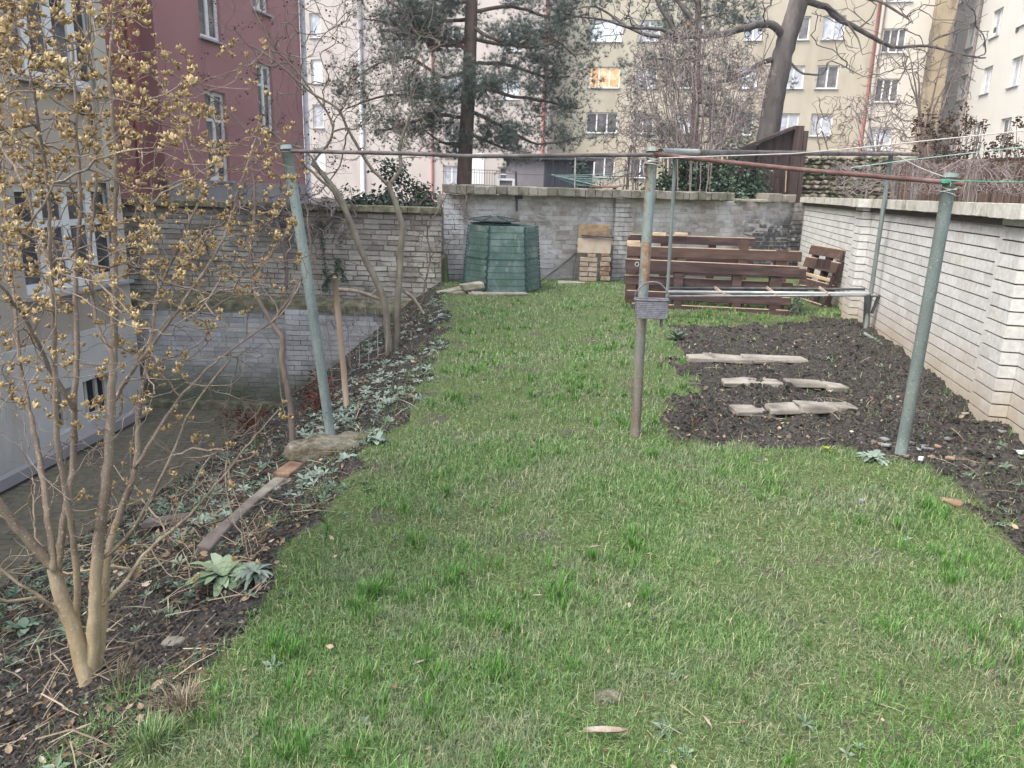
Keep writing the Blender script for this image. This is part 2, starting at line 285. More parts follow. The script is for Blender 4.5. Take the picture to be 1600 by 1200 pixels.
MT['shed'] = simple('dark_brown_wood', [(.3, (.035, .022, .02)), (.5, (.065, .042, .038)), (.75, (.11, .075, .066))], 8, .8, 40, .5, .01, stretch=(2, 2, .2))
MT['reed'] = leafmat('reeds', [(0, (.09, .055, .045)), (.5, (.17, .115, .09)), (1, (.27, .20, .16))], .9, .1)
MT['rubble'] = brickmat('rubble_stone', [(0, (.10, .09, .07)), (.5, (.19, .165, .13)), (1, (.30, .26, .20))], stain=((.10, .12, .05), 2.6, .42, .6, .8), bstr=.9)
MT['deadwood'] = simple('dead_wood', [(.3, (.16, .12, .09)), (.5, (.27, .215, .17)), (.7, (.37, .31, .25))], 12, .9, 50, .5, .006)
MT['birdred'] = simple('red_brown_paint', [(.3, (.20, .085, .07)), (.7, (.30, .14, .12))], 9)
# ------------------------------------------------------------------ mesh helpers
class MB:
    def __init__(s): s.v = []; s.f = []; s.n = 0
    def add(s, v, f):
        v = np.asarray(v, float).reshape(-1, 3); s.v.append(v); s.f += [tuple(int(i) + s.n for i in q) for q in f]; s.n += len(v); return s
    def box(s, c, size, X=None, Y=None, Z=None, jit=0, taper=1.):
        X = A([1., 0, 0]) if X is None else A(X, float); Z = A([0, 0, 1.]) if Z is None else A(Z, float); Y = np.cross(Z, X) if Y is None else A(Y, float)
        c = A(c, float); h = A(size) / 2; v = []
        for k in (-1, 1):
            q = 1 if k < 0 else taper
            for i, j in ((-1, -1), (1, -1), (1, 1), (-1, 1)): v.append(c + X * i * h[0] * q + Y * j * h[1] * q + Z * k * h[2])
        v = A(v)
        if jit: v += rng.uniform(-jit, jit, v.shape)
        return s.add(v, [(3, 2, 1, 0), (4, 5, 6, 7), (0, 1, 5, 4), (1, 2, 6, 5), (2, 3, 7, 6), (3, 0, 4, 7)])
    def bar(s, a, b, w, h, up=(0, 0, 1)):
        a = A(a, float); b = A(b, float); d = b - a; L = np.linalg.norm(d); X = d / L; Y = np.cross(A(up, float), X); Y /= np.linalg.norm(Y); Z = np.cross(X, Y)
        return s.box((a + b) / 2, (L, w, h), X, Y, Z)
    def tube(s, pts, rad, n=8, cap=True):
        p = A(pts, float); k = len(p); r = np.broadcast_to(A(rad, float), (k,)); d = np.gradient(p, axis=0); d /= (np.linalg.norm(d, axis=1)[:, None] + 1e-9)
        m = d.mean(0); ref = A([0, 0, 1.]) if abs(m[2]) < .8 * np.linalg.norm(m) + 1e-9 else A([1., .1, 0])
        a = np.cross(d, ref); a /= (np.linalg.norm(a, axis=1)[:, None] + 1e-9); b = np.cross(d, a); th = np.arange(n) * 2 * math.pi / n
        v = p[:, None] + r[:, None, None] * (a[:, None] * np.cos(th)[None, :, None] + b[:, None] * np.sin(th)[None, :, None])
        f = [(i * n + j, i * n + (j + 1) % n, (i + 1) * n + (j + 1) % n, (i + 1) * n + j) for i in range(k - 1) for j in range(n)]
        if cap: f += [tuple(range(n)), tuple((k - 1) * n + j for j in reversed(range(n)))]
        return s.add(v.reshape(-1, 3), f)
    def prism(s, poly, c, X, Y, Z, th):
        n = len(poly); c = A(c, float); v = [c + A(X) * a + A(Y) * b for a, b in poly] + [c + A(X) * a + A(Y) * b + A(Z) * th for a, b in poly]
        return s.add(v, [tuple(reversed(range(n))), tuple(range(n, 2 * n))] + [(i, (i + 1) % n, n + (i + 1) % n, n + i) for i in range(n)])
    def rock(s, c, size, jit=.18, rot=None, sub=2):
        v, f = ICO[sub]; v = v * (1 + rng.uniform(-jit, jit, (len(v), 1))); v = v * A(size)
        a = rng.uniform(0, 6.28) if rot is None else rot; ca, sa = math.cos(a), math.sin(a)
        v = v @ A([[ca, sa, 0], [-sa, ca, 0], [0, 0, 1]]); return s.add(v + A(c), f)
    def arrays(s): return (np.concatenate(s.v) if s.v else np.zeros((0, 3))), s.f
import bmesh
ICO = {}
for _sub in (1, 2, 3):
    _b = bmesh.new(); bmesh.ops.create_icosphere(_b, subdivisions=_sub, radius=1); _b.verts.index_update()
    ICO[_sub] = (A([tuple(v.co) for v in _b.verts]), [tuple(v.index for v in f.verts) for f in _b.faces]); _b.free()
def mesh_np(name, v, polys, sizes):
    me = bpy.data.meshes.new(name); v = np.asarray(v, np.float32); polys = np.asarray(polys, np.int32).ravel(); sizes = np.asarray(sizes, np.int32)
    me.vertices.add(len(v)); me.vertices.foreach_set('co', v.ravel()); me.loops.add(len(polys)); me.loops.foreach_set('vertex_index', polys)
    me.polygons.add(len(sizes)); me.polygons.foreach_set('loop_start', np.concatenate([[0], np.cumsum(sizes)[:-1]]).astype(np.int32)); me.polygons.foreach_set('loop_total', sizes); me.polygons.foreach_set('use_smooth', np.zeros(len(sizes), bool))
    me.update(calc_edges=True); return me
def link(name, me, mat, parent=None, loc=None):
    if mat is not None and not me.materials: me.materials.append(mat)
    o = bpy.data.objects.new(name, me); COL.objects.link(o)
    if parent is not None: o.parent = parent
    if loc is not None: o.location = tuple(loc)
    return o
def build(name, mb, mat, parent=None, smooth=False, bevel=0, at=None):
    """mesh from world coordinates; its origin sits at `at` (top level) or is the parent's origin"""
    v, f = mb.arrays(); org = A([0., 0, 0])
    if parent is not None: org = world_of(parent)
    elif at is not None: org = A(at, float)
    me = mesh_np(name, v - org, [i for q in f for i in q], [len(q) for q in f])
    if smooth: me.polygons.foreach_set('use_smooth', [True] * len(f))
    o = link(name, me, MT[mat] if isinstance(mat, str) else mat, parent, None if parent is not None else org)
    if bevel:
        b = o.modifiers.new('bevel', 'BEVEL'); b.width = bevel; b.segments = 2; b.limit_method = 'ANGLE'
    return o
def world_of(o):
    p = A([0., 0, 0])
    while o is not None: p = p + A(o.location); o = o.parent
    return p
def tag(o, label=None, cat=None, group=None, kind=None):
    if label: o['label'] = label
    if cat: o['category'] = cat
    if group: o['group'] = group
    if kind: o['kind'] = kind
    return o
def thing(name, label, cat, loc=(0, 0, 0), group=None):
    o = bpy.data.objects.new(name, None); COL.objects.link(o); o.location = tuple(loc); o.empty_display_size = .1
    return tag(o, label, cat, group)
def smooth_pts(pts, m=6):
    p = A(pts, float)
    if len(p) < 3: return np.linspace(p[0], p[-1], m)
    o = []
    for i in range(len(p) - 1):
        p0 = p[max(i - 1, 0)]; p1 = p[i]; p2 = p[i + 1]; p3 = p[min(i + 2, len(p) - 1)]
        for t in np.linspace(0, 1, m, endpoint=False): o.append(.5 * (2 * p1 + (p2 - p0) * t + (2 * p0 - 5 * p1 + 4 * p2 - p3) * t * t + (3 * p1 - p0 - 3 * p2 + p3) * t ** 3))
    o.append(p[-1]); return A(o)
# ------------------------------------------------------------------ ground
gx = np.arange(-6.2, 7.0, .03); gy = np.arange(.3, 17.2, .03); X, Y = np.meshgrid(gx, gy)
bm_ = bedmask(X, Y) & (gz(X, Y) < .3); Z = gz(X, Y)
slope = X < xedge(Y) + (fbm(X, Y, 3, 3, 5) - .5) * .35
nearsoil = bm_ & (Y < 30)
Z = Z + np.where(bm_, (fbm(X, Y, 6, 4, 31) - .42) * .17 + (fbm(X, Y, 22, 2, 41) - .5) * .05, 0) + np.where(slope & ~bm_, (fbm(X, Y, 6, 4, 51) - .5) * .12, (fbm(X, Y, 4, 3, 61) - .5) * .025)
Z = np.where((X < xtoe(Y)) & (gz(X, Y) < .3), ZC - .06, Z)
ny, nx = X.shape; idx = np.arange(nx * ny).reshape(ny, nx)
q = np.stack([idx[:-1, :-1], idx[:-1, 1:], idx[1:, 1:], idx[1:, :-1]], -1).reshape(-1, 4)
me = mesh_np('ground', np.stack([X, Y, Z], -1).reshape(-1, 3), q, np.full(len(q), 4)); me.polygons.foreach_set('use_smooth', [True] * len(q))
at_ = me.attributes.new('lawn', 'FLOAT', 'POINT'); at_.data.foreach_set('value', (~(slope | bm_)).astype(np.float32).ravel())
tag(link('ground', me, MT['ground']), kind='structure')
g = MB()
for x0, x1, y0, y1, z in ((-90, 120, 17.2, 160, .45), (-90, -6.2, -30, 17.2, ZC - .12), (7, 120, -30, 17.2, .45), (-6.2, 7, -30, .3, -.02)):
    g.add([(x0, y0, z), (x1, y0, z), (x1, y1, z), (x0, y1, z)], [(0, 1, 2, 3)])
tag(build('yard_ground', g, MT['ground']), kind='structure')
g = MB(); g.add([(-8, -5, ZC), (-3.5, -5, ZC), (-3.5, 12.9, ZC), (-8, 12.9, ZC)], [(0, 1, 2, 3)]); tag(build('paving', g, 'paving'), kind='structure')

# ------------------------------------------------------------------ brick walls
def bricks(mb, p0, u, n, L, z0, z1, bl, bh, jh, jv, depth, jit=0., dj=0., off=0., zf=None):
    """courses of separate bricks; face plane through p0, u along, n outwards"""
    p0 = A(p0, float); zc = z0; r = 0
    while zc < z1 - bh * .4:
        x = -(bl * .5 if r % 2 else 0) - off * (r % 3)
        while x < L:
            a = max(x, 0) + jv / 2; b = min(x + bl, L) - jv / 2
            if b - a > .03:
                d = rng.uniform(-dj, dj); c = p0 + u * (a + b) / 2 + n * (d - depth / 2) + A([0, 0, zc + bh / 2 - p0[2]])
                if zf is None or zf((a + b) / 2, zc): mb.box(c, (b - a, depth, bh - jh), u, n, (0, 0, 1), jit)
            x += bl
        zc += bh; r += 1
Zu = A([0, 0, 1.])
# --- right white brick wall
NW = -TV
wall = thing('brick_wall', 'white sand-lime brick wall with dark bed joints along the right side of the garden', 'wall', WP)
WT = 1.53
f_ = MB(); bricks(f_, WP - SV * 8, SV, NW, k_far + 8, -.12, WT, .245, .1, .0125, .006, .1, .0008, .002); build('wall_face', f_, 'whitebrick', wall)
f_ = MB(); f_.box(WP + SV * (k_far - 8) / 2 - NW * .18 + Zu * (WT / 2 - .06), (k_far + 8, .34, WT + .12), SV, NW, Zu); build('joint_bed', f_, 'joint', wall)
def along(px, py):
    p = gp(px, py); return float((p - WP) @ SV), float((p - WP) @ NW)
pil = [(along(1544, 667)[0], along(1515, 647)[0]), (along(1314, 500)[0], along(1302, 495)[0])]
pil = [(pil[0][0], pil[0][0] + .42), (pil[1][0], pil[1][0] + .42), (pil[0][0] - 5.1, pil[0][0] - 4.68)]
PD = .125
for a, b in pil:
    f_ = MB(); p = WP + SV * a + NW * PD
    bricks(f_, p, SV, NW, b - a, -.12, WT, .21, .1, .0125, .006, PD - .002, .0008, .001); build('pilaster', f_, 'whitebrick', wall)
    f_ = MB(); f_.box(WP + SV * (a + b) / 2 + NW * (PD / 2 - .01) + Zu * (WT / 2 - .06), (b - a - .02, PD - .02, WT + .11), SV, NW, Zu); build('joint_bed', f_, 'joint', wall)
f_ = MB(); x = -8.
while x < k_far:
    inp = any(a - .06 < x + .04 < b + .06 for a, b in pil); o = .21 if inp else .085
    f_.box(WP + SV * (x + .04) + NW * (o / 2 - .2) + Zu * (WT + .06 + rng.uniform(-.003, .003)), (.076, .40 + o, .105), SV, NW, Zu, .0015); x += .08
build('coping', f_, 'coping', wall)
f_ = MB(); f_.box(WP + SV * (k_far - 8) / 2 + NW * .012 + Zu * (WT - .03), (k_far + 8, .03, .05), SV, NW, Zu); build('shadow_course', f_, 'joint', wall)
# --- back wall, whitewashed brick
BLn = float(np.linalg.norm(BRc - BL)); HB = 1.52
bw = thing('brick_wall', 'low whitewashed brick wall closing the far end of the garden behind the compost bin', 'wall', BL)
def back_keep(u, z): return not (u > BLn - 1.15 and z > 1.42 and rng.random() < .5)
f_ = MB(); bricks(f_, BL, BD, BN, BLn, -.5, HB, .29, .088, .01, .008, .12, .004, .006, .07, back_keep); build('wall_face', f_, 'backbrick', bw)
f_ = MB(); f_.box(BL + BD * BLn / 2 - BN * .185 + Zu * (HB / 2 - .25), (BLn, .36, HB + .46), BD, BN, Zu); build('mortar', f_, 'backjoint', bw)
def back_u(px): return float((plane_pt(px, 380, BL, BN) - BL) @ BD)
for u0, u1 in ((0.0, back_u(722)), (back_u(955), back_u(985)), (BLn - .32, BLn - .02)):
    f_ = MB(); bricks(f_, BL + BD * u0 + BN * .1, BD, BN, u1 - u0, -.5, HB, .2, .088, .01, .008, .1, .004, .003); build('pilaster', f_, 'backbrick', bw)
f_ = MB(); x = .05
while x < back_u(1120):
    w = rng.uniform(.13, .21); hgt = .15 + rng.uniform(-.008, .008)
    f_.box(BL + BD * (x + w / 2) + BN * (.02 + rng.uniform(-.01, .01)) + Zu * (HB + .085 + rng.uniform(-.006, .006)), (w - .008, .52, hgt), BD, BN, Zu, .008); x += w
build('coping', f_, 'capstone', bw, bevel=.015)
f_ = MB()
for px, w, h in ((1150, .28, .05), (1178, .2, .05), (1196, .34, .17), (1220, .24, .16)): f_.box(BL + BD * back_u(px) + BN * -.05 + Zu * (HB + h / 2), (w, .4, h), BD, BN, Zu, .01)
build('loose_stone', f_, 'capstone', bw, bevel=.012)
# --- left walls: upper weathered wall on a ledge over the retaining wall of the sunken court
XL0, XL1 = -7.6, float(dp(690, 400, YL)[0]); U = A([1., 0, 0]); N = A([0, -1., 0])
lw = thing('brick_wall', 'weathered ochre-grey brick wall on a mossy ledge above the sunken court', 'wall', (XL0, YL, ZC))
zt = 1.2; zl = -.33
f_ = MB(); bricks(f_, (XL0, YL, 0), U, N, XL1 - XL0, zl, zt, .27, .088, .016, .014, .14, .008, .014, .06); build('wall_face', f_, 'leftbrick', lw)
f_ = MB(); f_.box(((XL0 + XL1) / 2, YL + .19, (zt + zl) / 2 - .01), (XL1 - XL0, .34, zt - zl)); build('mortar', f_, simple('dirty_mortar', [(.3, (.12, .10, .085)), (.7, (.26, .22, .18))], 8), lw)
f_ = MB(); x = XL0
while x < XL1:
    w = rng.uniform(.5, .9); w = min(w, XL1 - x); f_.box((x + w / 2, YL + .1, zt + .045), (w - .01, .46, .10), jit=.004); x += w
build('coping', f_, 'mosstone', lw, bevel=.01)
f_ = MB(); f_.add([(XL0, YL - .34, zl - .05), (XL1, YL - .34, zl - .05), (XL1, YL + .02, zl + .06), (XL0, YL + .02, zl + .06), (XL0, YL - .34, zl - .16), (XL1, YL - .34, zl - .16), (XL1, YL + .02, zl - .16), (XL0, YL + .02, zl - .16)],
    [(0, 1, 2, 3), (4, 5, 1, 0), (5, 6, 2, 1), (7, 4, 0, 3), (7, 6, 5, 4)]); build('ledge', f_, 'mosstone', lw)
yl2 = YL - .28
f_ = MB(); bricks(f_, (XL0, yl2, 0), U, N, XL1 - XL0 + .3, ZC - .1, zl - .16, .27, .088, .009, .008, .14, .003, .005, .06); build('retaining_face', f_, 'lowbrick', lw)
f_ = MB(); f_.box(((XL0 + XL1) / 2 + .15, yl2 + .215, (ZC + zl) / 2 - .2), (XL1 - XL0 + .3, .40, zl - ZC - .2)); build('mortar', f_, 'backjoint', lw)
px0 = float(dp(448, 500, yl2)[0]); f_ = MB(); bricks(f_, (px0, yl2 - .1, 0), U, N, .5, ZC - .1, zl - .16, .25, .088, .009, .008, .1, .003, .004); build('pilaster', f_, 'lowbrick', lw)
f_ = MB(); c = dp(296, 478, yl2 - .01); f_.box(c, (.09, .06, .12)); build('drain_hole', f_, 'gvoid', lw)
# kerb at the retaining wall foot
f_ = MB(); f_.box(((XL0 + XL1) / 2 - 1, yl2 - .2, ZC + .06), (XL1 - XL0 - 2.5, .22, .13), jit=.004); tag(build('kerb', f_, 'mosstone', bevel=.015), kind='structure')

# ------------------------------------------------------------------ buildings
def facade(mb, p0, u, n, L, z0, z1, wins, rev=.18):
    p0 = A(p0, float); us = sorted({0., L, *[w[0] for w in wins], *[w[1] for w in wins]}); zs = sorted({z0, z1, *[w[2] for w in wins], *[w[3] for w in wins]})
    P = lambda a, z, d=0.: p0 + u * a + n * d + A([0, 0, z - p0[2]])
    for i in range(len(us) - 1):
        for j in range(len(zs) - 1):
            a, b, c, d = us[i], us[i + 1], zs[j], zs[j + 1]; m, k = (a + b) / 2, (c + d) / 2
            if any(w[0] < m < w[1] and w[2] < k < w[3] for w in wins): continue
            mb.add([P(a, c), P(b, c), P(b, d), P(a, d)], [(0, 1, 2, 3)])
    for w in wins:
        a, b, c, d = w[:4]
        mb.add([P(a, c), P(b, c), P(b, d), P(a, d), P(a, c, -rev), P(b, c, -rev), P(b, d, -rev), P(a, d, -rev)], [(0, 4, 5, 1), (1, 5, 6, 2), (2, 6, 7, 3), (3, 7, 4, 0)])
_wc = {}
def window(parent, p0, u, n, w, rev=.18, frame='white', pane='gdark', mull=2, trans=None, sill='sill', fw=.07):
    a, b, c, d = w[:4]; W, H = b - a, d - c; key = (round(W, 2), round(H, 2), frame, pane, mull, trans, sill, tuple(np.round(u, 3)), fw)
    base = A(p0, float) + u * (a + b) / 2 + n * (-rev + .02); base[2] = c
    if key not in _wc:
        fr = MB(); Q = lambda x, z, dd=0.: u * x + n * dd + A([0, 0, z])
        for x in (-W / 2 + fw / 2, W / 2 - fw / 2): fr.box(Q(x, H / 2), (fw, .06, H), u, n, Zu)
        for z in (fw / 2, H - fw / 2): fr.box(Q(0, z), (W - 2 * fw, .056, fw), u, n, Zu)
        for k in range(1, mull): fr.box(Q(-W / 2 + W * k / mull, H / 2), (fw * 1.15, .064, H - 2 * fw), u, n, Zu)
        if trans:
            for k in range(mull): fr.box(Q(-W / 2 + W * (k + .5) / mull, H * trans), (W / mull - fw * 1.2, .052, fw * .7), u, n, Zu)
        g = MB(); g.box(Q(0, H / 2, -.012), (W - .02, .01, H - .02), u, n, Zu)
        s_ = MB(); s_.box(Q(0, -.03, rev / 2 + .04), (W + .12, rev + .12, .05), u, n, Zu)
        def mk(nm, mb, mt):
            v, f = mb.arrays(); m = mesh_np(nm, v, [i for q in f for i in q], [len(q) for q in f]); m.materials.append(MT[mt]); return m
        _wc[key] = (mk('window', fr, frame), mk('pane', g, pane), mk('sill', s_, sill) if sill else None)
    m1, m2, m3 = _wc[key]; wo = link('window', m1, None, parent, base - world_of(parent)); link('pane', m2, None, wo)
    if m3: link('sill', m3, None, wo)
    return wo
def shell(parent, p0, u, n, L, z0, z1, depth, mat):
    mb = MB(); p0 = A(p0, float); P = lambda a, z, d: p0 + u * a + n * d + A([0, 0, z - p0[2]])
    mb.add([P(0, z0, 0), P(L, z0, 0), P(L, z1, 0), P(0, z1, 0), P(0, z0, -depth), P(L, z0, -depth), P(L, z1, -depth), P(0, z1, -depth)], [(0, 3, 7, 4), (1, 5, 6, 2), (4, 7, 6, 5)]); build('side_wall', mb, mat, parent)
    r = MB(); r.add([P(-.3, z1, .4), P(L + .3, z1, .4), P(L + .3, z1, -depth - .4), P(-.3, z1, -depth - .4), P(-.3, z1 + 2.5, -depth / 2), P(L + .3, z1 + 2.5, -depth / 2)], [(0, 1, 5, 4), (2, 3, 4, 5), (0, 4, 3), (1, 2, 5), (0, 3, 2, 1)]); build('roof', r, 'roof', parent)
def pipe(parent, p0, u, n, a, z0, z1, r=.06, mat='drain', d=.1, name='drainpipe'):
    mb = MB(); b = A(p0, float) + u * a + n * d; mb.tube([(b[0], b[1], z0), (b[0], b[1], z1)], r, 8); build(name, mb, mat, parent, True)
# --- beige house, left
ub = A([.10, 1., 0]); ub /= np.linalg.norm(ub); nb = A([ub[1], -ub[0], 0]); cb = dp(219, 640, 12.25); cb[2] = ZC
LB = 14.; pb = cb - ub * LB
def on_b(px, py): p = plane_pt(px, py, cb, nb); return float((p - pb) @ ub), float(p[2])
bh = thing('house', 'beige rendered house with white barred windows behind the bush full of seed pods', 'house', pb)
wu = []
a0, z0_ = on_b(18, 117); a1, _ = on_b(163, 143); zs = z0_
wu.append((a0, a1, zs, zs + 1.75))
b0, zb0 = on_b(44, 470); b1, zb1 = on_b(184, 330); wu.append((b0, b1, zb0 + .05, zb0 + 1.55))
LOWZ = on_b(120, 520)[1]
wu2 = [(on_b(85, 660)[0], on_b(112, 640)[0], ZC + .22, ZC + .85), (on_b(130, 640)[0], on_b(178, 620)[0], ZC + .22, ZC + .85)]
up_off = [w for w in wu] + [(w[0] - 3.3, w[1] - 3.3, w[2], w[3]) for w in wu if w[0] > 3.6]
f_ = MB(); facade(f_, pb, ub, nb, LB, LOWZ, 9.5, up_off, .16); build('wall', f_, 'beige', bh)
f_ = MB(); facade(f_, pb + nb * .04, ub, nb, LB + .04, ZC, LOWZ, wu2, .3); f_.add([pb + ub * a + nb * d + Zu * (LOWZ - ZC) for a, d in ((0, .04), (LB, .04), (LB, -.0), (0, -.0))], [(0, 1, 2, 3)]); build('plinth', f_, 'cream_low', bh)
for i, w in enumerate(up_off): window(bh, pb, ub, nb, w, .16, 'white', 'gdark', 4, .62 if i % 2 else None, fw=.13)
for w in wu2: window(bh, pb + nb * .04, ub, nb, w, .2, 'offwhite', 'gvoid', 2 if w[1] - w[0] < .6 else 3, None, None, .05)
f_ = MB(); f_.box(cb - ub * .14 + nb * .012 + Zu * 5.85 , (.30, .028, 11.7 - .0), ub, nb, Zu); build('corner_strip', f_, 'quoin', bh)
f_ = MB(); f_.bar(pb + nb * .5 + Zu * .12 + ub * 6, cb + nb * .3 + Zu * .12 - ub * .3, .12, .14); build('window_well_kerb', f_, 'greyrender', bh)
shell(bh, pb, ub, nb, LB, ZC, 9.5, 8, 'beige')
f_ = MB(); c = plane_pt(128, 168, cb, nb) + nb * .03; f_.box(c, (.2, .06, .2), ub, nb, Zu); f_.tube([c + nb * .02, c + nb * .10], [.07, .05], 10); build('vent', f_, 'darkiron', bh)
# --- wine red house
cr = dp(262, 300, 19.6); cr[2] = 0; ur, nr = SV, TV
def on_r(px, py): p = plane_pt(px, py, cr, nr); return float((p - cr) @ ur), float(p[2])
rh = thing('house', 'wine red rendered house with narrow white windows beyond the left wall', 'house', cr)
LR = on_r(470, 100)[0]; zp = on_r(340, 285)[1]
rw = []
for pxa, pxb, pyb, hh in ((313, 346, 57, 1.9), (312, 348, 290, 3.1), (399, 421, 200, 1.9), (396, 420, 14, 1.9)):
    a, z = on_r(pxa, pyb); b, _ = on_r(pxb, pyb); rw.append((a, b, z, z + hh))
extra = [(rw[0][0], rw[0][1], rw[0][2] + 3.9, rw[0][3] + 3.9), (rw[3][0], rw[3][1], rw[3][2] + 3.9, rw[3][3] + 3.9)]
rw[2] = (rw[3][0], rw[3][1], rw[2][2], rw[2][3]); rw[1] = (rw[0][0], rw[0][1], max(rw[1][2], zp + .05), rw[0][2] - 1.3)
f_ = MB(); facade(f_, cr, ur, nr, LR, zp, 13, rw + extra, .14); build('wall', f_, 'red', rh)
for w in rw + extra: window(rh, cr, ur, nr, w, .14, 'white', 'gdark', 2, .68, 'sill', .11)
f_ = MB(); f_.box(cr + ur * LR / 2 + nr * -.1 + Zu * (zp / 2 + .0), (LR, .32, zp), ur, nr, Zu); build('plinth', f_, 'greyrender', rh)
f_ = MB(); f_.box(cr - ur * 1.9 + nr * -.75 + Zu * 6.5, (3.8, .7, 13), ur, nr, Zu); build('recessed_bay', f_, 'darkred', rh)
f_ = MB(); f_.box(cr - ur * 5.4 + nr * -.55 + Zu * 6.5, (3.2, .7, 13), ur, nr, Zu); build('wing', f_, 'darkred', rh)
pipe(rh, cr, ur, nr, -.5, zp, 13, .05, 'reddrain', -.33); pipe(rh, cr, ur, nr, LR + .08, 0, 13, .09, 'bluepipe', .08)
shell(rh, cr, ur, nr, LR, 0, 13, 9, 'red')
# --- far apartment blocks
PF = dp(1450, 200, 54.); PF[2] = 0; uf, nf = TV, -SV
def on_f(px, py, off=0.): p = plane_pt(px, py, PF + nf * off, nf); return float((p - PF) @ uf), float(p[2])
def block(name, label, pxa, pxb, off, mat, rows, z1=20, depth=10, own=None, pipes=()):
    base = PF + nf * off; a = on_f(pxa, 200, off)[0]; b = on_f(pxb, 200, off)[0]; p0 = base + uf * a; o = thing(name, label, 'apartment block', p0, None); wins = []
    for (x, w, zlist, H, frame, panes, mull, tr) in rows:
        c = on_f(x[0], x[1], off)[0] - a
        for k, z in enumerate(zlist): wins.append(((c - w / 2, c + w / 2, z, z + H), frame, panes[k % len(panes)], mull, tr))
    wins = [w for w in wins if w[0][0] > .1 and w[0][1] < b - a - .1]
    f_ = MB(); facade(f_, p0, uf, nf, b - a, 0, z1, [w[0] for w in wins]); build('wall', f_, mat, o)
    for w in wins: window(o, p0, uf, nf, w[0], .18, w[1], w[2], w[3], w[4], 'sill', .09)
    shell(o, p0, uf, nf, b - a, 0, z1, depth, mat)
    for px, py, r, m in pipes: pipe(o, p0, uf, nf, on_f(px, py, off)[0] - a, 0, z1, r, m)
    return o, p0, b - a
def zrow(px, py, off=0., n=6, st=3.12, dn=0):
    z = on_f(px, py, off)[1]; return [z + st * k for k in range(-dn, n)]
rows = []
zr = zrow(940, 208, 0, 6, dn=1)
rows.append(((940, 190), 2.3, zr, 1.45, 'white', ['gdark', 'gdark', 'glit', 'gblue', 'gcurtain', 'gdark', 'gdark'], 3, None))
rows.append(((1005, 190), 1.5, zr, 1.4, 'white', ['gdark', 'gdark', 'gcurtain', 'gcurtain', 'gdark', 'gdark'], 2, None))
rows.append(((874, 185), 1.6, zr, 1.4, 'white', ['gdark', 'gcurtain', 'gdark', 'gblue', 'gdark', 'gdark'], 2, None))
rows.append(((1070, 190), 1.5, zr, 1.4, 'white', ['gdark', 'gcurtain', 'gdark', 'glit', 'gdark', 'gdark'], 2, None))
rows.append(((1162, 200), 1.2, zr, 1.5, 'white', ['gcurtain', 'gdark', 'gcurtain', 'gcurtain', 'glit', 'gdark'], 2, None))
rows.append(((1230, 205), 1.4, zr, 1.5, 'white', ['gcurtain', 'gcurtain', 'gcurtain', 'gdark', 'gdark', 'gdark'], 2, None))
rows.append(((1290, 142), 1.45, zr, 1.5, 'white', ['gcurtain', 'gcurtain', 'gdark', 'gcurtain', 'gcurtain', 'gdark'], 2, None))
block('apartment_block', 'yellow-beige apartment block with a lit window behind the bare trees', 856, 1352, 0., 'yellow', rows, 21, pipes=((1088, 200, .07, 'drain'), (1349, 190, .09, 'reddrain')))
zr2 = zrow(1378, 160, -.0, 6, dn=2)
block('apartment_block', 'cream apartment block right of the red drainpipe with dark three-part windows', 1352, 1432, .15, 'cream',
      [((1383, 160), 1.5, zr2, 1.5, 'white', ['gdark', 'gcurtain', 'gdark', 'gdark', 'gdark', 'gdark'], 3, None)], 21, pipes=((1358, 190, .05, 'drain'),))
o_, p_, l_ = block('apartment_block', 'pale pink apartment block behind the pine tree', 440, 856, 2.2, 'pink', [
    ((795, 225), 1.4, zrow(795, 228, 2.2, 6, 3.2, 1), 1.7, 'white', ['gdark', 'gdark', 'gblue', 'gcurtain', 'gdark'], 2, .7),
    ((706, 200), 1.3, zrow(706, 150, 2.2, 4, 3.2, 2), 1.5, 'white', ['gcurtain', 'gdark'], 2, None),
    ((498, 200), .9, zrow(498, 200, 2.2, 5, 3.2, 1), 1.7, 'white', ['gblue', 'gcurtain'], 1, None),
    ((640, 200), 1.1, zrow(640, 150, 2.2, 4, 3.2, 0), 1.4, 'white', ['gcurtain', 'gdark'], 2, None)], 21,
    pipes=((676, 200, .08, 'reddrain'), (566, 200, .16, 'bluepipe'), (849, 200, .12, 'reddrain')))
# balcony on the pink block
bc = plane_pt(752, 290, PF + nf * 2.2, nf); f_ = MB(); f_.box(bc + nf * .5, (2.6, 1.0, .12), uf, nf, Zu)
for k in np.linspace(-1.25, 1.25, 14): f_.bar(bc + uf * k + nf * .97, bc + uf * k + nf * .97 + Zu * 1.1, .03, .03, (1, 0, 0))
f_.bar(bc - uf * 1.3 + nf * .97 + Zu * 1.1, bc + uf * 1.3 + nf * .97 + Zu * 1.1, .04, .05); build('balcony', f_, 'darkiron', o_)
f_ = MB(); f_.box(bc + nf * .03 + Zu * 1.2 - uf * .3, (1.0, .05, 2.2), uf, nf, Zu); build('door', f_, 'white', o_)
# stained corner shaft
f_ = MB(); cst = PF + uf * on_f(1445, 200)[0]; f_.box(cst + nf * .2 + Zu * 10.5, (1.25, .9, 21), uf, nf, Zu)
st = tag(build('chimney_shaft', f_, 'stack', at=cst), 'tall buff shaft with dark stains between the cream block and the ivory block', 'chimney')
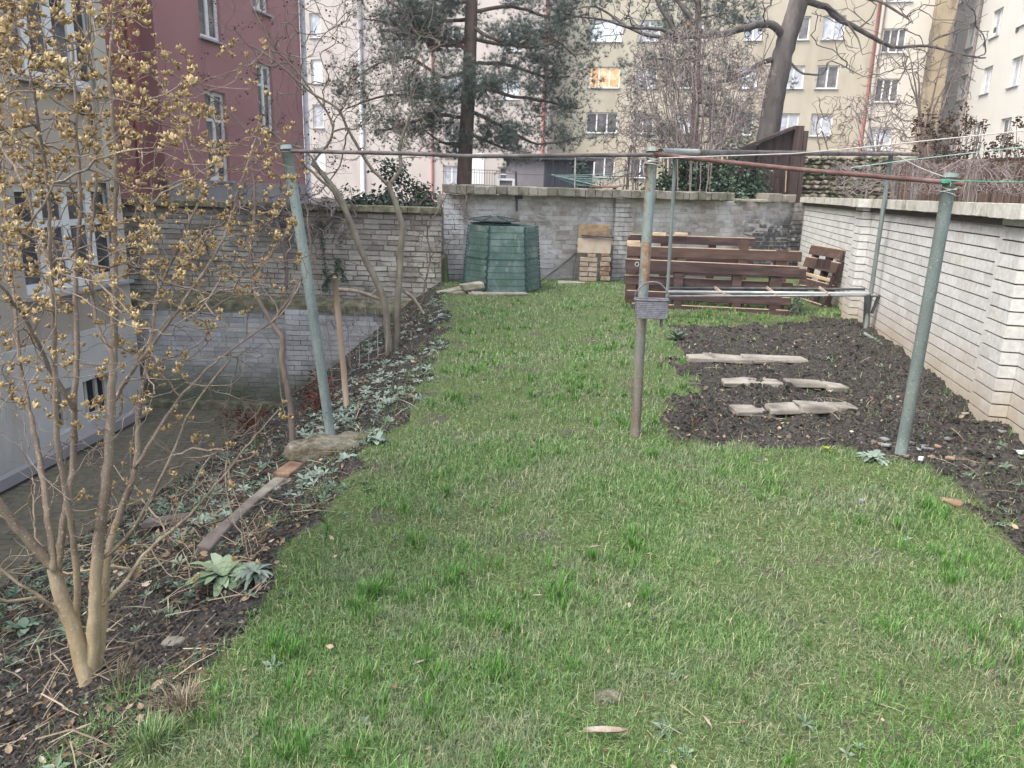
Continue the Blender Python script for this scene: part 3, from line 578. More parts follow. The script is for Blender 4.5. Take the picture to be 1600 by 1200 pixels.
# ivory block on the right, receding
CI = dp(1476, 250, 56.); CI[2] = 0; ui, ni = -SV, -TV
def on_i(px, py): p = plane_pt(px, py, CI, ni); return float((p - CI) @ ui), float(p[2])
ib = thing('apartment_block', 'ivory apartment block receding on the right with a slim dark drainpipe', 'apartment block', CI)
iw = []
for px, py in ((1553, 58), (1514, 75), (1488, 85)):
    a, z = on_i(px, py)
    for k in range(-3, 3): iw.append((a - .75, a + .75, z + 3.3 * k, z + 3.3 * k + 1.6))
for px, py in ((1600, 38),):
    a, z = on_i(px, py)
    for k in range(-3, 3): iw.append((a - .75, a + .75, z + 3.3 * k, z + 3.3 * k + 1.6))
a, z = on_i(1583, 130)
iw = [w for w in iw if w[2] > .8]
f_ = MB(); facade(f_, CI, ui, ni, 34, 0, 21, iw, .25); build('wall', f_, 'ivory', ib)
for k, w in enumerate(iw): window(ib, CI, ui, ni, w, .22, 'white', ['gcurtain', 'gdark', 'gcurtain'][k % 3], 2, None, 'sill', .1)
shell(ib, CI, ui, ni, 34, 0, 21, 9, 'ivory'); pipe(ib, CI, ui, ni, on_i(1512, 150)[0], 0, 21, .09)
f_ = MB()
for px, py in ((1555, 47), (1539, 68), (1492, 38), (1590, 46)):
    f_.box(plane_pt(px, py, CI, ni) + ni * .02, (.3, .06, .3), ui, ni, Zu)
build('vent', f_, 'darkiron', ib)
# low grey shed and black wall behind the coping
sh0 = dp(790, 300, 36); sh0[2] = 0; u0 = BD; n0 = BN
zt_ = dp(850, 250, 36)[2]; Ls = dp(852, 300, 36)[0] - sh0[0]
gs = thing('outbuilding', 'low grey rendered outbuilding with a blue-white door beyond the far wall', 'outbuilding', sh0)
f_ = MB(); f_.box(sh0 + A([Ls / 2, 1.5, zt_ / 2]), (Ls, 3, zt_)); build('wall', f_, 'greyshed', gs)
f_ = MB(); f_.box(sh0 + A([Ls / 2, 1.45, zt_ + .06]), (Ls + .3, 3.3, .12)); build('roof', f_, 'darkiron', gs)
f_ = MB(); f_.box(sh0 + A([.35, -.03, zt_ * .35]), (.12, .06, zt_ * .7)); f_.box(sh0 + A([-.35, -.03, zt_ * .35]), (.12, .06, zt_ * .7)); f_.box(sh0 + A([0, -.03, zt_ * .69]), (.6, .06, .1)); f_.box(sh0 + A([0, -.03, zt_ * .5]), (.6, .06, .08)); d_ = build('door', f_, 'white', gs)
f_ = MB(); f_.box(sh0 + A([0, -.01, zt_ * .35]), (.62, .02, zt_ * .68)); build('pane', f_, 'gdark', d_)
p = dp(887, 300, 30); p[2] = 0; hb = dp(887, 250, 30)[2]; wbl = dp(924, 300, 30)[0] - dp(849, 300, 30)[0]
ct = thing('garden_cabin', 'blue-black boarded cabin beyond the far wall behind the rotary dryer', 'cabin', p)
f_ = MB()
for k in range(14): f_.box(p + A([(k - 6.5) / 14 * wbl, .02 * (k % 2), hb / 2]), (wbl / 14 - .01, .08, hb))
f_.box(p + A([0, 1.2, hb / 2 - .03]), (wbl - .1, 2.2, hb - .08)); build('wall', f_, 'darkwall', ct)
f_ = MB(); f_.box(p + A([0, 1.1, hb + .04]), (wbl + .25, 2.6, .09)); build('roof', f_, 'darkiron', ct)
# ------------------------------------------------------------------ the pipe drying frame and what hangs on it
def gpt(px, py, dz=0.):
    p = hit(px, py); p[2] += dz; return p
PC0 = gpt(993, 682, -.1); PC1 = dp(1020, 233, PC0[1] + .02)
PR0 = gpt(1408, 706, -.1); PR1 = dp(1486, 274, PR0[1])
PL0 = gpt(519, 684, -.1); PL1 = dp(447, 230, PL0[1])
PE0 = gpt(1041, 497, -.1); PE1 = dp(1055, 246, PE0[1])
PG0 = gpt(1352, 519, -.1); PG1 = dp(1392, 243, PG0[1])
fr = thing('drying_frame', 'green and rusty pipe drying frame of five posts joined by top pipes', 'drying frame', (PC0[0], PC0[1], 0))
def post(name, a, b, r, mat, cap=True, bend=0., label=None):
    pts = A([a + (b - a) * t for t in np.linspace(0, 1, 9)]); pts[:, 0] += bend * np.sin(np.linspace(0, math.pi, 9))
    m = MB(); m.tube(pts, r, 20); o = build(name, m, mat, fr, True)
    if label: o['label'] = label
    if cap:
        d = (b - a) / np.linalg.norm(b - a); m = MB(); m.tube([b - d * .012, b + d * .012, b + d * .016], [r * 1.07, r * 1.07, r * .85], 20); build('post_cap', m, mat, o, True)
    return o
post('post', PC0, PC1, .034, 'rustpost', label='rusty centre post, brown towards its foot', bend=-.006)
post('post', PR0, PR1, .039, 'dullpost', label='thick green post in front of the white wall')
post('post', PL0, PL1, .036, 'post', bend=.01, label='leaning pale green post on the left')
post('post', PE0, PE1, .023, 'dullpost', False, label='thin far post beside the pallets')
post('post', PG0, PG1, .026, 'dullpost', False, label='far post close to the white wall')
def xbar(pts, r, mat, name='top_pipe'):
    m = MB(); m.tube(smooth_pts(pts, 5) if len(pts) > 2 else pts, r, 12); return build(name, m, mat, fr, True)
c1 = dp(1022, 242, PC0[1]); xbar([dp(452, 236, PL0[1]), dp(640, 240, 4.8), dp(735, 244, 4.86), dp(880, 243, 4.93), c1], .0125, 'pipe')
gb = dp(1434, 241, PG1[1] + .25)
xbar([dp(1030, 238, PC0[1]), gb], .021, 'pipe')
m = MB(); a_, b_ = dp(1033, 237.5, PC0[1] - .005), gb; m.tube([a_ + (b_ - a_) * 0.0, a_ + (b_ - a_) * .08], .0225, 12); build('pipe_sleeve', m, 'greypipe', fr, True)
xbar([dp(1022, 241, PC0[1] - .03), dp(1250, 265, PC0[1] - .05), dp(1505, 287, PR0[1] - .04)], .0145, 'redpipe')
for p, r in ((PC1, .037), (PR1, .041), (PL1, .038)):
    m = MB(); z = p + A([0, 0, -.035]); m.tube([z, z + A([0, 0, .02])], r + .004, 18); build('clamp_band', m, 'pipe', fr, True)
# low rack between the far posts
yE, yG = PE0[1], PG0[1]
for (xa, ya, xb, yb, dy, r, mt) in ((1040, 450, 1352, 452, .16, .017, 'darkiron'), (1040, 456, 1358, 459, 0, .021, 'galv'), (1040, 463, 1372, 461.5, -.06, .014, 'greypipe')):
    m = MB(); m.tube([dp(xa, ya, yE + dy), dp(xb, yb, yG + dy)], r, 10); build('rack_rail', m, mt, fr, True)
for px in (1125, 1206, 1288):
    t_ = (px - 1040) / 315; y = yE + (yG - yE) * t_; m = MB(); m.bar(dp(px - 8, 449, y + .14), dp(px + 8, 461, y - .08), .02, .03); build('rack_slat', m, 'stake', fr)
m = MB(); m.bar(dp(1374, 460, yG), dp(1362, 490, yG), .03, .03); m.bar(dp(1350, 462, yG), dp(1376, 462, yG), .04, .03); build('brace', m, 'darkiron', fr)
m = MB(); m.bar(dp(1356, 460, yG - .03), gpt(1353, 518, -.03), .07, .035); build('leg', m, 'darkiron', fr)
m = MB(); hk = dp(998, 413, PC0[1] - .02)
for k in range(1): m.tube([hk + A([math.cos(a) * .012 - .012, 0, math.sin(a) * .014]) for a in np.linspace(0, 6.28, 14)], .0028, 6, False)
build('ring', m, 'galv', fr, True)
# ropes
def rope(name, label, pts, r, mat, sag=0.):
    p = A(pts, float); q = []
    for i in range(len(p) - 1):
        for t_ in np.linspace(0, 1, 14, endpoint=False): q.append(p[i] * (1 - t_) + p[i + 1] * t_ - A([0, 0, sag * 4 * t_ * (1 - t_)]))
    q.append(p[-1]); m = MB(); m.tube(q, r, 6); return tag(build(name, m, mat, at=p[0]), label, 'clothes line')
a = dp(1030, 247, PC0[1] - .05)
rope('clothes_line', 'pale twisted clothes line rising from the centre post to the right edge', [a, dp(1240, 240, 4.6), dp(1330, 232, 4.3), dp(1700, 194, 3.4)], .0032, 'rope')
rope('clothes_line', 'mint green cord running behind the right post towards the right edge', [dp(1330, 262, 6.5), dp(1420, 250, 6), dp(1700, 218, 4.6)], .003, 'mint')
rope('clothes_line', 'thin slack line tied from the far wall post to the right green post', [dp(1400, 240, yG), dp(1478, 277, PR0[1] - .045)], .0025, 'rope', .02)
rope('clothes_line', 'green cord leaving the right post level to the right', [dp(1487, 282, PR0[1] - .05), dp(1560, 284, 4.6), dp(1700, 285, 4.2)], .0028, 'greenrope')
rope('wire', 'thin wire strung across the far garden to the centre post', [dp(1012, 276, PC0[1] - .04), dp(900, 275, 9), dp(690, 268, 14)], .0035, 'darkiron')['category'] = 'wire'
def knot(c, r, mat, label):
    m = MB()
    for k in range(4): m.tube([A(c) + A([math.cos(a) * r, math.sin(a) * r * .8, (k - 1.5) * .006 + rng.uniform(-.002, .002)]) for a in np.linspace(0, 6.28, 16)], .0035, 6, False)
    m.tube([A(c) + A([r, -.01, 0]), A(c) + A([r + .008, -.015, -.012]), A(c) + A([r + .004, -.02, -.03])], .003, 6)
    return tag(build('cord_knot', m, mat, at=c), label, 'knot')
knot(dp(1280, 268, PC0[1] - .06), .02, 'greenrope', 'green cord knotted round the middle of the rusty near top pipe')
knot(dp(1477, 283, PR0[1] - .045), .021, 'greenrope', 'green cord knotted round the pipe end beside the right post')
m = MB(); c = PC1 - A([0, 0, .05])
for k in range(5): m.tube([c + A([math.cos(a) * (.041 + .003 * k % 2), math.sin(a) * .041, -.012 * k + .01 * math.sin(a + k)]) for a in np.linspace(0, 6.28, 20)], .003, 6, False)
m.tube([c + A([-.045, -.02, -.02]), c + A([-.06, -.03, -.06]), c + A([-.05, -.03, -.11])], .0025, 6)
tag(build('tied_twine', m, 'rope', at=c), 'loops of pale twine wound round the top of the centre post', 'twine')
m = MB(); c = PR1 - A([0, 0, .07])
for k in range(4): m.tube([c + A([math.cos(a) * .044, math.sin(a) * .044, -.014 * k + .014 * math.sin(a * 1 + k * 1.5)]) for a in np.linspace(0, 6.28, 20)], .0022, 6, False)
tag(build('tied_twine', m, 'rope', at=c), 'thin loops of twine near the top of the thick right post', 'twine')
# planter basket
bc = dp(1017, 482, PC0[1] - .095); wB = .112
pl = thing('hanging_planter', 'grey wicker-look plastic planter with an arched handle hooked on the centre post', 'planter', bc)
m = MB(); 
def ringpts(z, hx, hy, n=28, e=3.2): return [A([bc[0] + hx * math.copysign(abs(math.cos(a)) ** (2 / e), math.cos(a)), bc[1] + hy * math.copysign(abs(math.sin(a)) ** (2 / e), math.sin(a)), bc[2] + z]) for a in np.arange(n) * 2 * math.pi / n]
lv = [ringpts(-.065, wB * .87, .040), ringpts(.058, wB * .98, .052), ringpts(.058, wB * .94, .047), ringpts(-.045, wB * .84, .037)]
v = [p for r_ in lv for p in r_]; n = 28
f = [(i * n + j, i * n + (j + 1) % n, (i + 1) * n + (j + 1) % n, (i + 1) * n + j) for i in range(3) for j in range(n)] + [tuple(reversed(range(n))), tuple(3 * n + j for j in range(n))]
m.add(v, f); build('tub', m, 'planter', pl)
m = MB(); m.tube([*ringpts(.060, wB * 1.0, .054), ringpts(.060, wB, .054)[0]], .0055, 8, False); build('rim', m, 'planter', pl, True)
m = MB()
for r_ in range(9):
    z = -.055 + r_ * .0125; hx = wB * (.87 + .11 * (z + .065) / .123); hy = .040 + .012 * (z + .065) / .123
    for k in range(34):
        if (k + r_) % 2: continue
        x = (k - 16.5) / 17 * hx * .93; m.box((bc[0] + x, bc[1] - hy * (1 - abs(x / hx) ** 6 * .3) - .0005, bc[2] + z), (.0085, .005, .008))
build('weave', m, 'weave', pl)
m = MB(); hp = [bc + A([-wB * .97, 0, .05]), bc + A([-wB * .96, 0, .10]), bc + A([-wB * .62, 0, .148]), bc + A([-.03, 0, .172]), bc + A([.03, 0, .172]), bc + A([wB * .62, 0, .148]), bc + A([wB * .96, 0, .10]), bc + A([wB * .97, 0, .05])]
m.tube(smooth_pts(hp, 5), .0052, 8); build('handle', m, 'planter', pl, True)
m = MB(); m.box(bc + A([wB * .72, .02, -.09]), (.016, .03, .075)); build('bracket', m, 'planter', pl, bevel=.003)
# ------------------------------------------------------------------ compost bin
cB = gpt(783, 457, 0); cB = cB + A([0, .42, 0]); DB = cB[1]; zB = float(dp(783, 457, cB[1] - .55)[2]); 
hB = float(dp(783, 353, cB[1] - .45)[2]) - zB
bn = thing('compost_bin', 'green slatted six-sided compost bin with its lid lying askew by the far wall', 'compost bin', (cB[0], cB[1], zB))
R0, R1 = .645, .555; a0 = math.radians(-90 + 30 + 8)
def hexp(i, r, z): a = a0 + math.pi / 3 * i; return A([cB[0] + r * math.cos(a), cB[1] + r * math.sin(a), z])
for i in range(6):
    m = MB(); ns = 10
    for k in range(ns):
        t0, t1 = k / ns, (k + 1) / ns; g_ = .003 / hB
        for (ta, tb, pr) in ((t0 + g_, t1 - g_, .006),):
            ra, rb = R0 + (R1 - R0) * ta, R0 + (R1 - R0) * tb
            p = [hexp(i, ra + pr, zB + hB * ta), hexp(i + 1, ra + pr, zB + hB * ta), hexp(i + 1, rb + pr * .55, zB + hB * tb), hexp(i, rb + pr * .55, zB + hB * tb)]
            q_ = [hexp(i, ra - .02, zB + hB * ta), hexp(i + 1, ra - .02, zB + hB * ta), hexp(i + 1, rb - .02, zB + hB * tb), hexp(i, rb - .02, zB + hB * tb)]
            ctr = (p[0] + p[1]) / 2; p = [x + (ctr - x) * .03 * 1 for x in p]
            m.add(p + q_, [(0, 1, 2, 3), (4, 7, 6, 5), (0, 4, 5, 1), (1, 5, 6, 2), (2, 6, 7, 3), (3, 7, 4, 0)])
    build('side_panel', m, 'bin', bn, bevel=.002)
m = MB(); v = [hexp(i, R0 + .002, zB) for i in range(6)] + [hexp(i, R1 + .002, zB + hB - .01) for i in range(6)] + [hexp(i, R1 - .05, zB + hB - .01) for i in range(6)] + [hexp(i, R1 - .06, zB + hB - .25) for i in range(6)]
m.add(v, [(i + 6 * k, (i + 1) % 6 + 6 * k, (i + 1) % 6 + 6 * (k + 1), i + 6 * (k + 1)) for k in range(3) for i in range(6)] + [tuple(18 + i for i in range(6))]); build('inner_shell', m, 'binseam', bn)
m2 = MB()
for i in range(6):
    m = MB()
    for k in range(20):
        t_ = (k + .5) / 20; r_ = R0 + (R1 - R0) * t_ + .017; c = hexp(i, r_, zB + hB * t_); th = a0 + math.pi / 3 * i; X_ = A([-math.sin(th), math.cos(th), 0])
        m.box(c + X_ * (.009 if k % 2 else -.009), (.028, .02, hB / 20 * .8), X_, A([math.cos(th), math.sin(th), 0]), Zu)
    build('corner_joint', m, 'binseam', bn)
    sm = MB(); sm.add([hexp(i, R0 + (R1 - R0) * .5 + .013, zB + hB * .5 - .008), hexp(i + 1, R0 + (R1 - R0) * .5 + .013, zB + hB * .5 - .008), hexp(i + 1, R0 + (R1 - R0) * .5 + .013, zB + hB * .5 + .006), hexp(i, R0 + (R1 - R0) * .5 + .013, zB + hB * .5 + .006)], [(0, 1, 2, 3)])
    m2.add(*sm.arrays())
build('seam', m2, 'binseam', bn)
# lid: tilted hexagonal plate on a shallow frame
lc = dp(772, 344.5, cB[1] - .05); tl = [(.43 * math.cos(a), .43 * math.sin(a)) for a in np.arange(6) * math.pi / 3 + .1]
Xl = A([1, .0, -.01]); Yl = A([0., 1, .03]); Zl = np.cross(Xl, Yl)
m = MB(); m.prism(tl, lc, Xl, Yl, Zl, .018); lid = build('lid', m, 'binlid', bn, bevel=.006)
m = MB()
v = [lc + Xl * a * .92 + Yl * b * .92 + Zl * .018 for a, b in tl] + [lc + Xl * a * .25 + Yl * b * .25 + Zl * .062 for a, b in tl]; m.add(v, [(i, (i + 1) % 6, 6 + (i + 1) % 6, 6 + i) for i in range(6)] + [tuple(range(6, 12))])
for i in range(6): m.bar(v[i] + Zl * .006, v[i + 6] + Zl * .006, .02, .012)
build('lid_top', m, 'binlid', lid)
lf = lc - A([-.02, 0, .07]); m = MB()
m.prism([(a * .95, b * .8) for a, b in tl], lf, A([1, 0, -.02]), A([0, 1, 0]), A([.02, 0, 1]), .03); m.box(lf + A([-.1, -.2, .045]), (.12, .06, .04)); m.box(lf + A([.2, -.2, .045]), (.12, .06, .04)); build('lid_frame', m, 'binseam', bn, bevel=.005)
# ------------------------------------------------------------------ stones, bricks, boards near the bin
def rockthing(name, label, px, py, size, mat='stone', cat='stone', group=None, dz=.3, rot=None, jit=.12, y=None):
    c = gpt(px, py) if y is None else dp(px, py, y); m = MB(); m.rock(c + A([0, 0, size[2] * dz]), size, jit, rot, 2)
    return tag(build(name, m, mat, at=c), label, cat, group)
yS = cB[1] - .75
def slab(name, label, cat, c, size, ang, mat, group=None, pitch=0., jit=.004, bev=.008, roll=0.):
    X_ = A([math.cos(ang) * math.cos(pitch), math.sin(ang) * math.cos(pitch), math.sin(pitch)]); Y_ = A([-math.sin(ang), math.cos(ang), roll]); Y_ /= np.linalg.norm(Y_); Z_ = np.cross(X_, Y_)
    m = MB(); m.box(c, size, X_, Y_, Z_, jit); return tag(build(name, m, mat, at=c, bevel=bev), label, cat, group)
gq = 'stones piled beside the compost bin'
for k, (px, py, sx, sz, an, pt, lb) in enumerate(((703, 456, .38, .09, .25, .15, 'flat mossy stone slab at the left end of the pile beside the compost bin'), (737, 447, .34, .10, .35, .12, 'pale long block lying on top of the pile against the compost bin'),
        (718, 460, .22, .10, .1, .1, 'small pale block under the top block of the pile beside the compost bin'), (744, 461, .22, .13, .2, .0, 'squarish tan stone at the foot of the compost bin'), (700, 468, .30, .10, .1, 0, 'dark stone at the bottom of the pile left of the compost bin'), (722, 470, .26, .11, .3, 0, 'dark rounded stone under the pile left of the compost bin'))):
    slab('stone', lb, 'stone', dp(px, py, yS - .06 * (k > 3)), (sx, .22, sz), an, 'stone', gq, pt, .02, .02)
slab('plank_stone', 'thin pale stone kerb lying along the grass in front of the compost bin', 'kerb stone', gpt(778, 462, .02), (.95, .12, .05), .25, 'flag', None, 0, .01)
slab('plank_stone', 'short pale slab lying in the grass left of the brick stack', 'kerb stone', gpt(893, 444, .02), (.5, .16, .05), -.05, 'flag', None, 0, .01)
yK = float(BL[1] + (BRc[1] - BL[1]) * .42) - .42
gk = 'reclaimed bricks stacked against the far wall'
def zk(py, px=930): return float(dp(px, py, yK)[2])
zg = float(gz(dp(930, 440, yK)[0], yK))
lay = ['bottom', 'second', 'third', 'fourth', 'fifth']
for k in range(5):
    z = zk(436 - k * 7.6)
    if k in (1, 3):
        for j, px in enumerate((911.5, 925.5)): slab('brick', f'pale brick in the {lay[k]} course, ' + ('left end' if j == 0 else 'middle') + ' of the two-column stack', 'brick', A([dp(px, 430, yK)[0], yK, z]), (.155, .14, .078), rng.uniform(-.05, .05), 'oldbrick', gk)
    else: slab('brick', f'long pale brick laid across the left column, {lay[k]} course', 'brick', A([dp(918.5, 430, yK)[0], yK, z]), (.325, .15, .076), rng.uniform(-.04, .04), 'oldbrick', gk)
for k in range(5):
    z = zk(434 - k * 7.4); slab('brick', f'reddish brick in the right-hand column, {lay[k]} course', 'brick', A([dp(944.5 + (-1) ** k, 430, yK)[0], yK, z]), (.18, .15, .078), rng.uniform(-.12, .12), 'terracotta' if k in (1, 2) else 'oldbrick', gk)
slab('brick', 'small light brick on top of the left column under the tan panel', 'brick', A([dp(924, 398, yK)[0], yK, zk(399)]), (.15, .14, .06), 0, 'oldbrick', gk)
slab('brick', 'reddish brick on top of the right-hand column', 'brick', A([dp(944, 398, yK)[0], yK, zk(397)]), (.14, .14, .06), .1, 'terracotta', gk)
slab('panel', 'pale tan panel resting on the brick stack', 'panel', A([dp(928.5, 383, yK)[0], yK - .02, zk(384)]), (.62, .035, .27), 0.02, 'cardboard', None, -.005, .004, .003)
slab('panel', 'ochre brown board behind sticks above the tan panel', 'panel', A([dp(928, 360, yK + .1)[0], yK + .1, zk(361)]), (.58, .035, .24), -.02, 'ochreboard', None, .01, .004, .003)
slab('board', 'thin dark board lying edge-on between the two panels', 'board', A([dp(934, 369, yK)[0], yK - .02, zk(369.5)]), (.6, .12, .02), 0, 'palletred', None, -.04, .002, .002)
slab('board', 'short board lying on the brick stack behind the tan panel', 'board', A([dp(952, 380, yK)[0], yK + .12, zk(381)]), (.3, .2, .03), 0, 'cardboard', None, -.03, .002, .002)
m = MB(); m.tube([dp(914, 369, yK - .06), dp(925, 362, yK - .08), dp(938, 362, yK - .1), dp(957, 358, yK - .05)], .009, 6); m.tube([dp(925, 367, yK - .06), dp(940, 365, yK - .08), dp(952, 369, yK - .1)], .008, 6); m.tube([dp(920, 370, yK - .07), dp(951, 365, yK - .09)], .007, 6)
tag(build('stick', m, 'twig', at=dp(935, 366, yK)), 'thin crooked sticks lying in front of the ochre board', 'stick')
for (pa, pb, r, lb) in (((846, 438), (902, 394), .016, 'dark rod leaning on the wall from the bin towards the brick stack'), ((894, 438), (900, 397), .01, 'thin dark stick standing left of the brick stack'), ((850, 434), (897, 400), .010, 'slim iron rod close above the dark leaning rod')):
    a = gpt(*pa); b = dp(*pb, a[1] + .35 if pa[0] < 890 else yK + .1); m = MB(); m.tube([a, (a + b) / 2 + A([0, 0, -.02]), b], r, 8); tag(build('rod', m, 'darkiron', at=a), lb, 'rod')
# iron bracket post on the wall, bird table, rotary dryer
p = plane_pt(808, 330, BL + BN * .03, BN); q_ = plane_pt(806, 268, BL + BN * .06, BN); m = MB(); m.tube([p, q_], .02, 8); m.bar(p + Zu * .25 - BD * .03, p + Zu * .25 + BD * .09, .06, .07)
tag(build('iron_post', m, 'darkiron', at=p), 'short dark iron post clamped to the far wall above the compost bin', 'post')
p = plane_pt(900, 300, BL - BN * .9, BN); q_ = plane_pt(899, 246, BL - BN * .9, BN); m = MB(); m.tube([p - Zu * 1.2, q_], .014, 8); tag(build('pole', m, 'galv', at=(p[0], p[1], .5)), 'thin pale pole standing behind the far wall beside the black cabin', 'pole')
yb = 16.2; c = dp(944, 292, yb); bt_ = thing('bird_table', 'small red-brown wooden table standing behind the coping', 'bird table', (c[0], c[1], .5))
m = MB(); m.box(c, (.56, .3, .035)); build('table_top', m, 'birdred', bt_, bevel=.006)
for s_ in (-.22, .22): m = MB(); m.box((c[0] + s_, c[1], (c[2] + .5) / 2), (.07, .07, c[2] - .5)); build('leg', m, 'birdred', bt_)
yd = 19.; hub = dp(942, 292, yd); rd = thing('rotary_dryer', 'pale rotary clothes dryer with sagging lines beyond the far wall', 'rotary dryer', (hub[0], hub[1], .5))
m = MB(); m.tube([(hub[0], hub[1], .5), hub + Zu * .15], .025, 8); build('mast', m, 'galv', rd)
tips = []
for k, (px, py, dy) in enumerate(((862, 273, -.3), (985, 268, -.5), (990, 290, .7), (905, 290, 1.))):
    tp = dp(px, py, yd + dy); tips.append(tp); m = MB(); m.tube([hub, tp], .014, 6); build('arm', m, 'mint' if k == 0 else 'galv', rd)
for j in range(5):
    m = MB(); w = .45 + .13 * j; P_ = [hub + (t_ - hub) * w for t_ in tips]; P_ = [P_[0], P_[1], P_[2], P_[3], P_[0]]; Q = []
    for a, b in zip(P_[:-1], P_[1:]): Q += [a * (1 - s_) + b * s_ - Zu * .10 * s_ * (1 - s_) for s_ in np.linspace(0, 1, 6)]
    m.tube(Q, .005, 4, False); build('line', m, 'mint', rd)
# ------------------------------------------------------------------ pallets
def pallet(label, base, u, lean, L, boards, blocks, group, mat='palletred', th=.03, thick=.09, edge=True):
    """boards: (z0, z1, a0, a1, layer) in metres along the leaning plane; u runs along the boards"""
    o = thing('pallet', label, 'pallet', base, group); n_ = np.cross(Zu, u); n_ = -n_ if n_[1] > 0 else n_
    up = Zu * math.cos(lean) - n_ * math.sin(lean); no = np.cross(u, up); no = no if no @ n_ > 0 else -no
    for z0, z1, a0_, a1_, ly, mt in boards:
        m = MB(); m.box(A(base) + u * (a0_ + a1_) / 2 + up * (z0 + z1) / 2 - no * ly, (a1_ - a0_, th, z1 - z0), u, no, up, .003); build('board', m, mt or mat, o, bevel=.004)
        if edge:
            m = MB(); m.box(A(base) + u * (a0_ + a1_) / 2 + up * (z1 + .008) - no * (ly + .02), (a1_ - a0_ - .02, th, .012), u, no, up); build('top_edge', m, 'paleedge', o)
    for a, w, z0, z1, ly in blocks:
        m = MB(); m.box(A(base) + u * a + up * (z0 + z1) / 2 - no * ly, (w, thick, z1 - z0), u, no, up, .003); build('block', m, mat, o, bevel=.004)
    return o
bL = gpt(985, 482); bR = gpt(1238, 494); uP = (bR - bL); Lp = float(np.linalg.norm(uP)); uP /= Lp; yPm = (bL[1] + bR[1]) / 2
def pz(py, y): return float(dp(1110, py, y)[2]) - bL[2]
sc_ = .2
base = bL
zz = [pz(489, yPm), pz(478.5, yPm), pz(470, yPm + .05), pz(458, yPm + .05), pz(446, yPm + .1), pz(433, yPm + .1), pz(424.5, yPm + .15), pz(408, yPm + .15)]
def axx(px, y=yPm): return float((dp(px, 440, y) - bL) @ uP)
gp_ = 'brown pallets leaning by the far wall'
pallet('long dark red-brown pallet standing on edge in front, nearest the digging bed', base, uP, .2, Lp, [(max(zz[0], 0), zz[1], axx(990), axx(1238), 0, None), (zz[2], zz[3], axx(982), axx(1240), .02, None), (zz[4], zz[5], axx(978), axx(1245), .09, None), (zz[6], zz[7], axx(978), axx(1250), 0, None)],
       [(axx(1063), .13, zz[1], zz[6] + .02, .05), (axx(1155), .13, zz[1], zz[6] + .02, .05), (axx(1216), .17, zz[1], zz[6] + .02, .05)], gp_)
y2 = yPm + .45; b2 = A([dp(985, 470, y2)[0], y2, 0]); u2 = A([1, -.045, 0]); u2 /= np.linalg.norm(u2)
def ax2(px): return float((dp(px, 400, y2) - b2) @ u2)
def z2(py): return float(dp(1110, py, y2 + .1)[2])
pallet('second brown pallet standing just behind the front one and a little higher', b2, u2, .12, 3, [(z2(403), z2(388), ax2(981), ax2(1252), 0, None), (z2(430), z2(414), ax2(985), ax2(1262), .03, 'palletred'), (z2(456), z2(440), ax2(990), ax2(1266), .04, 'palletred')],
       [(ax2(1066), .14, 0, z2(388), .04), (ax2(1162), .13, 0, z2(372), .04), (ax2(1222), .17, 0, z2(386), .04), (ax2(990), .14, 0, z2(398), .04)], gp_, 'pallettan')
y3 = y2 + .5; b3 = A([dp(985, 470, y3)[0], y3, 0])
def ax3(px): return float((dp(px, 380, y3) - b3) @ u2)
def z3(py): return float(dp(1080, py, y3 + .1)[2])
pallet('rearmost red-brown pallet showing one long board above the others', b3, u2, .1, 3, [(z3(381), z3(369), ax3(985), ax3(1180), 0, 'palletred'), (z3(420), z3(400), ax3(985), ax3(1180), .0, None)],
       [(ax3(1040), .1, 0, z3(372), .04), (ax3(1115), .1, 0, z3(372), .04), (ax3(992), .18, 0, z3(372), .04)], gp_, 'palletred')
for px, py in ((1064, 366), (1030, 366), (990, 380)):
    slab('wood_offcut', {1064: 'fresh pale offcut resting on the rear pallet right of the thin far post', 1030: 'fresh pale offcut resting on the rear pallet just right of the centre post', 990: 'pale square offcut on the left end of the pallets'}[px], 'offcut', dp(px, py, y3 - .05), (.2, .05, .05 if py < 370 else .08), 0, 'paleedge')
# slanting pallet against the white wall
c0 = gpt(1262, 492); uW = SV * -1.
y4 = 12.2; b4 = dp(1240, 470, y4 + .5); b4[2] = 0; u4 = dp(1290, 470, y4 - .6) - b4; u4[2] = 0; L4 = float(np.linalg.norm(u4)); u4 /= L4
def z4(py): return float(dp(1265, py, y4)[2])
pallet('short brown pallet slanting back against the white wall at the corner', b4, u4, .22, L4, [(z4(398), z4(384), 0, L4 * .98, 0, 'pallettan'), (z4(420), z4(404), 0, L4, -.02, 'pallettan'), (z4(452), z4(438), 0, L4, 0, None), (z4(486), z4(470), .05, L4, 0, None)],
       [(L4 * .15, .1, 0, z4(386), .04), (L4 * .55, .1, 0, z4(386), .06), (L4 * .93, .1, 0, z4(400), .04)], gp_, 'palletred')
slab('timber', 'dark sawn timber end sticking out beside the white wall', 'timber', dp(1283, 412, y4 - .7), (.26, .12, .14), .2, 'shed', None, -.1)
slab('timber', 'pale split plank lying in front of the slanting pallet', 'timber', dp(1270, 431, y4 - .8), (.5, .05, .05), -.3, 'paleedge', None, -.2)
slab('tile', 'pale grey tile wedged in the front pallet', 'tile', dp(1184, 429, yPm + .2), (.16, .05, .07), 0, 'bluepipe')
# fallen green pipe and bits in the corner
a = gpt(1331, 513, .03); b = gpt(1374, 540, .03); m = MB(); m.tube([a, b], .022, 10); tag(build('pipe_piece', m, 'post', at=a, smooth=True), 'short green pipe lying on the ground at the foot of the white wall', 'pipe')
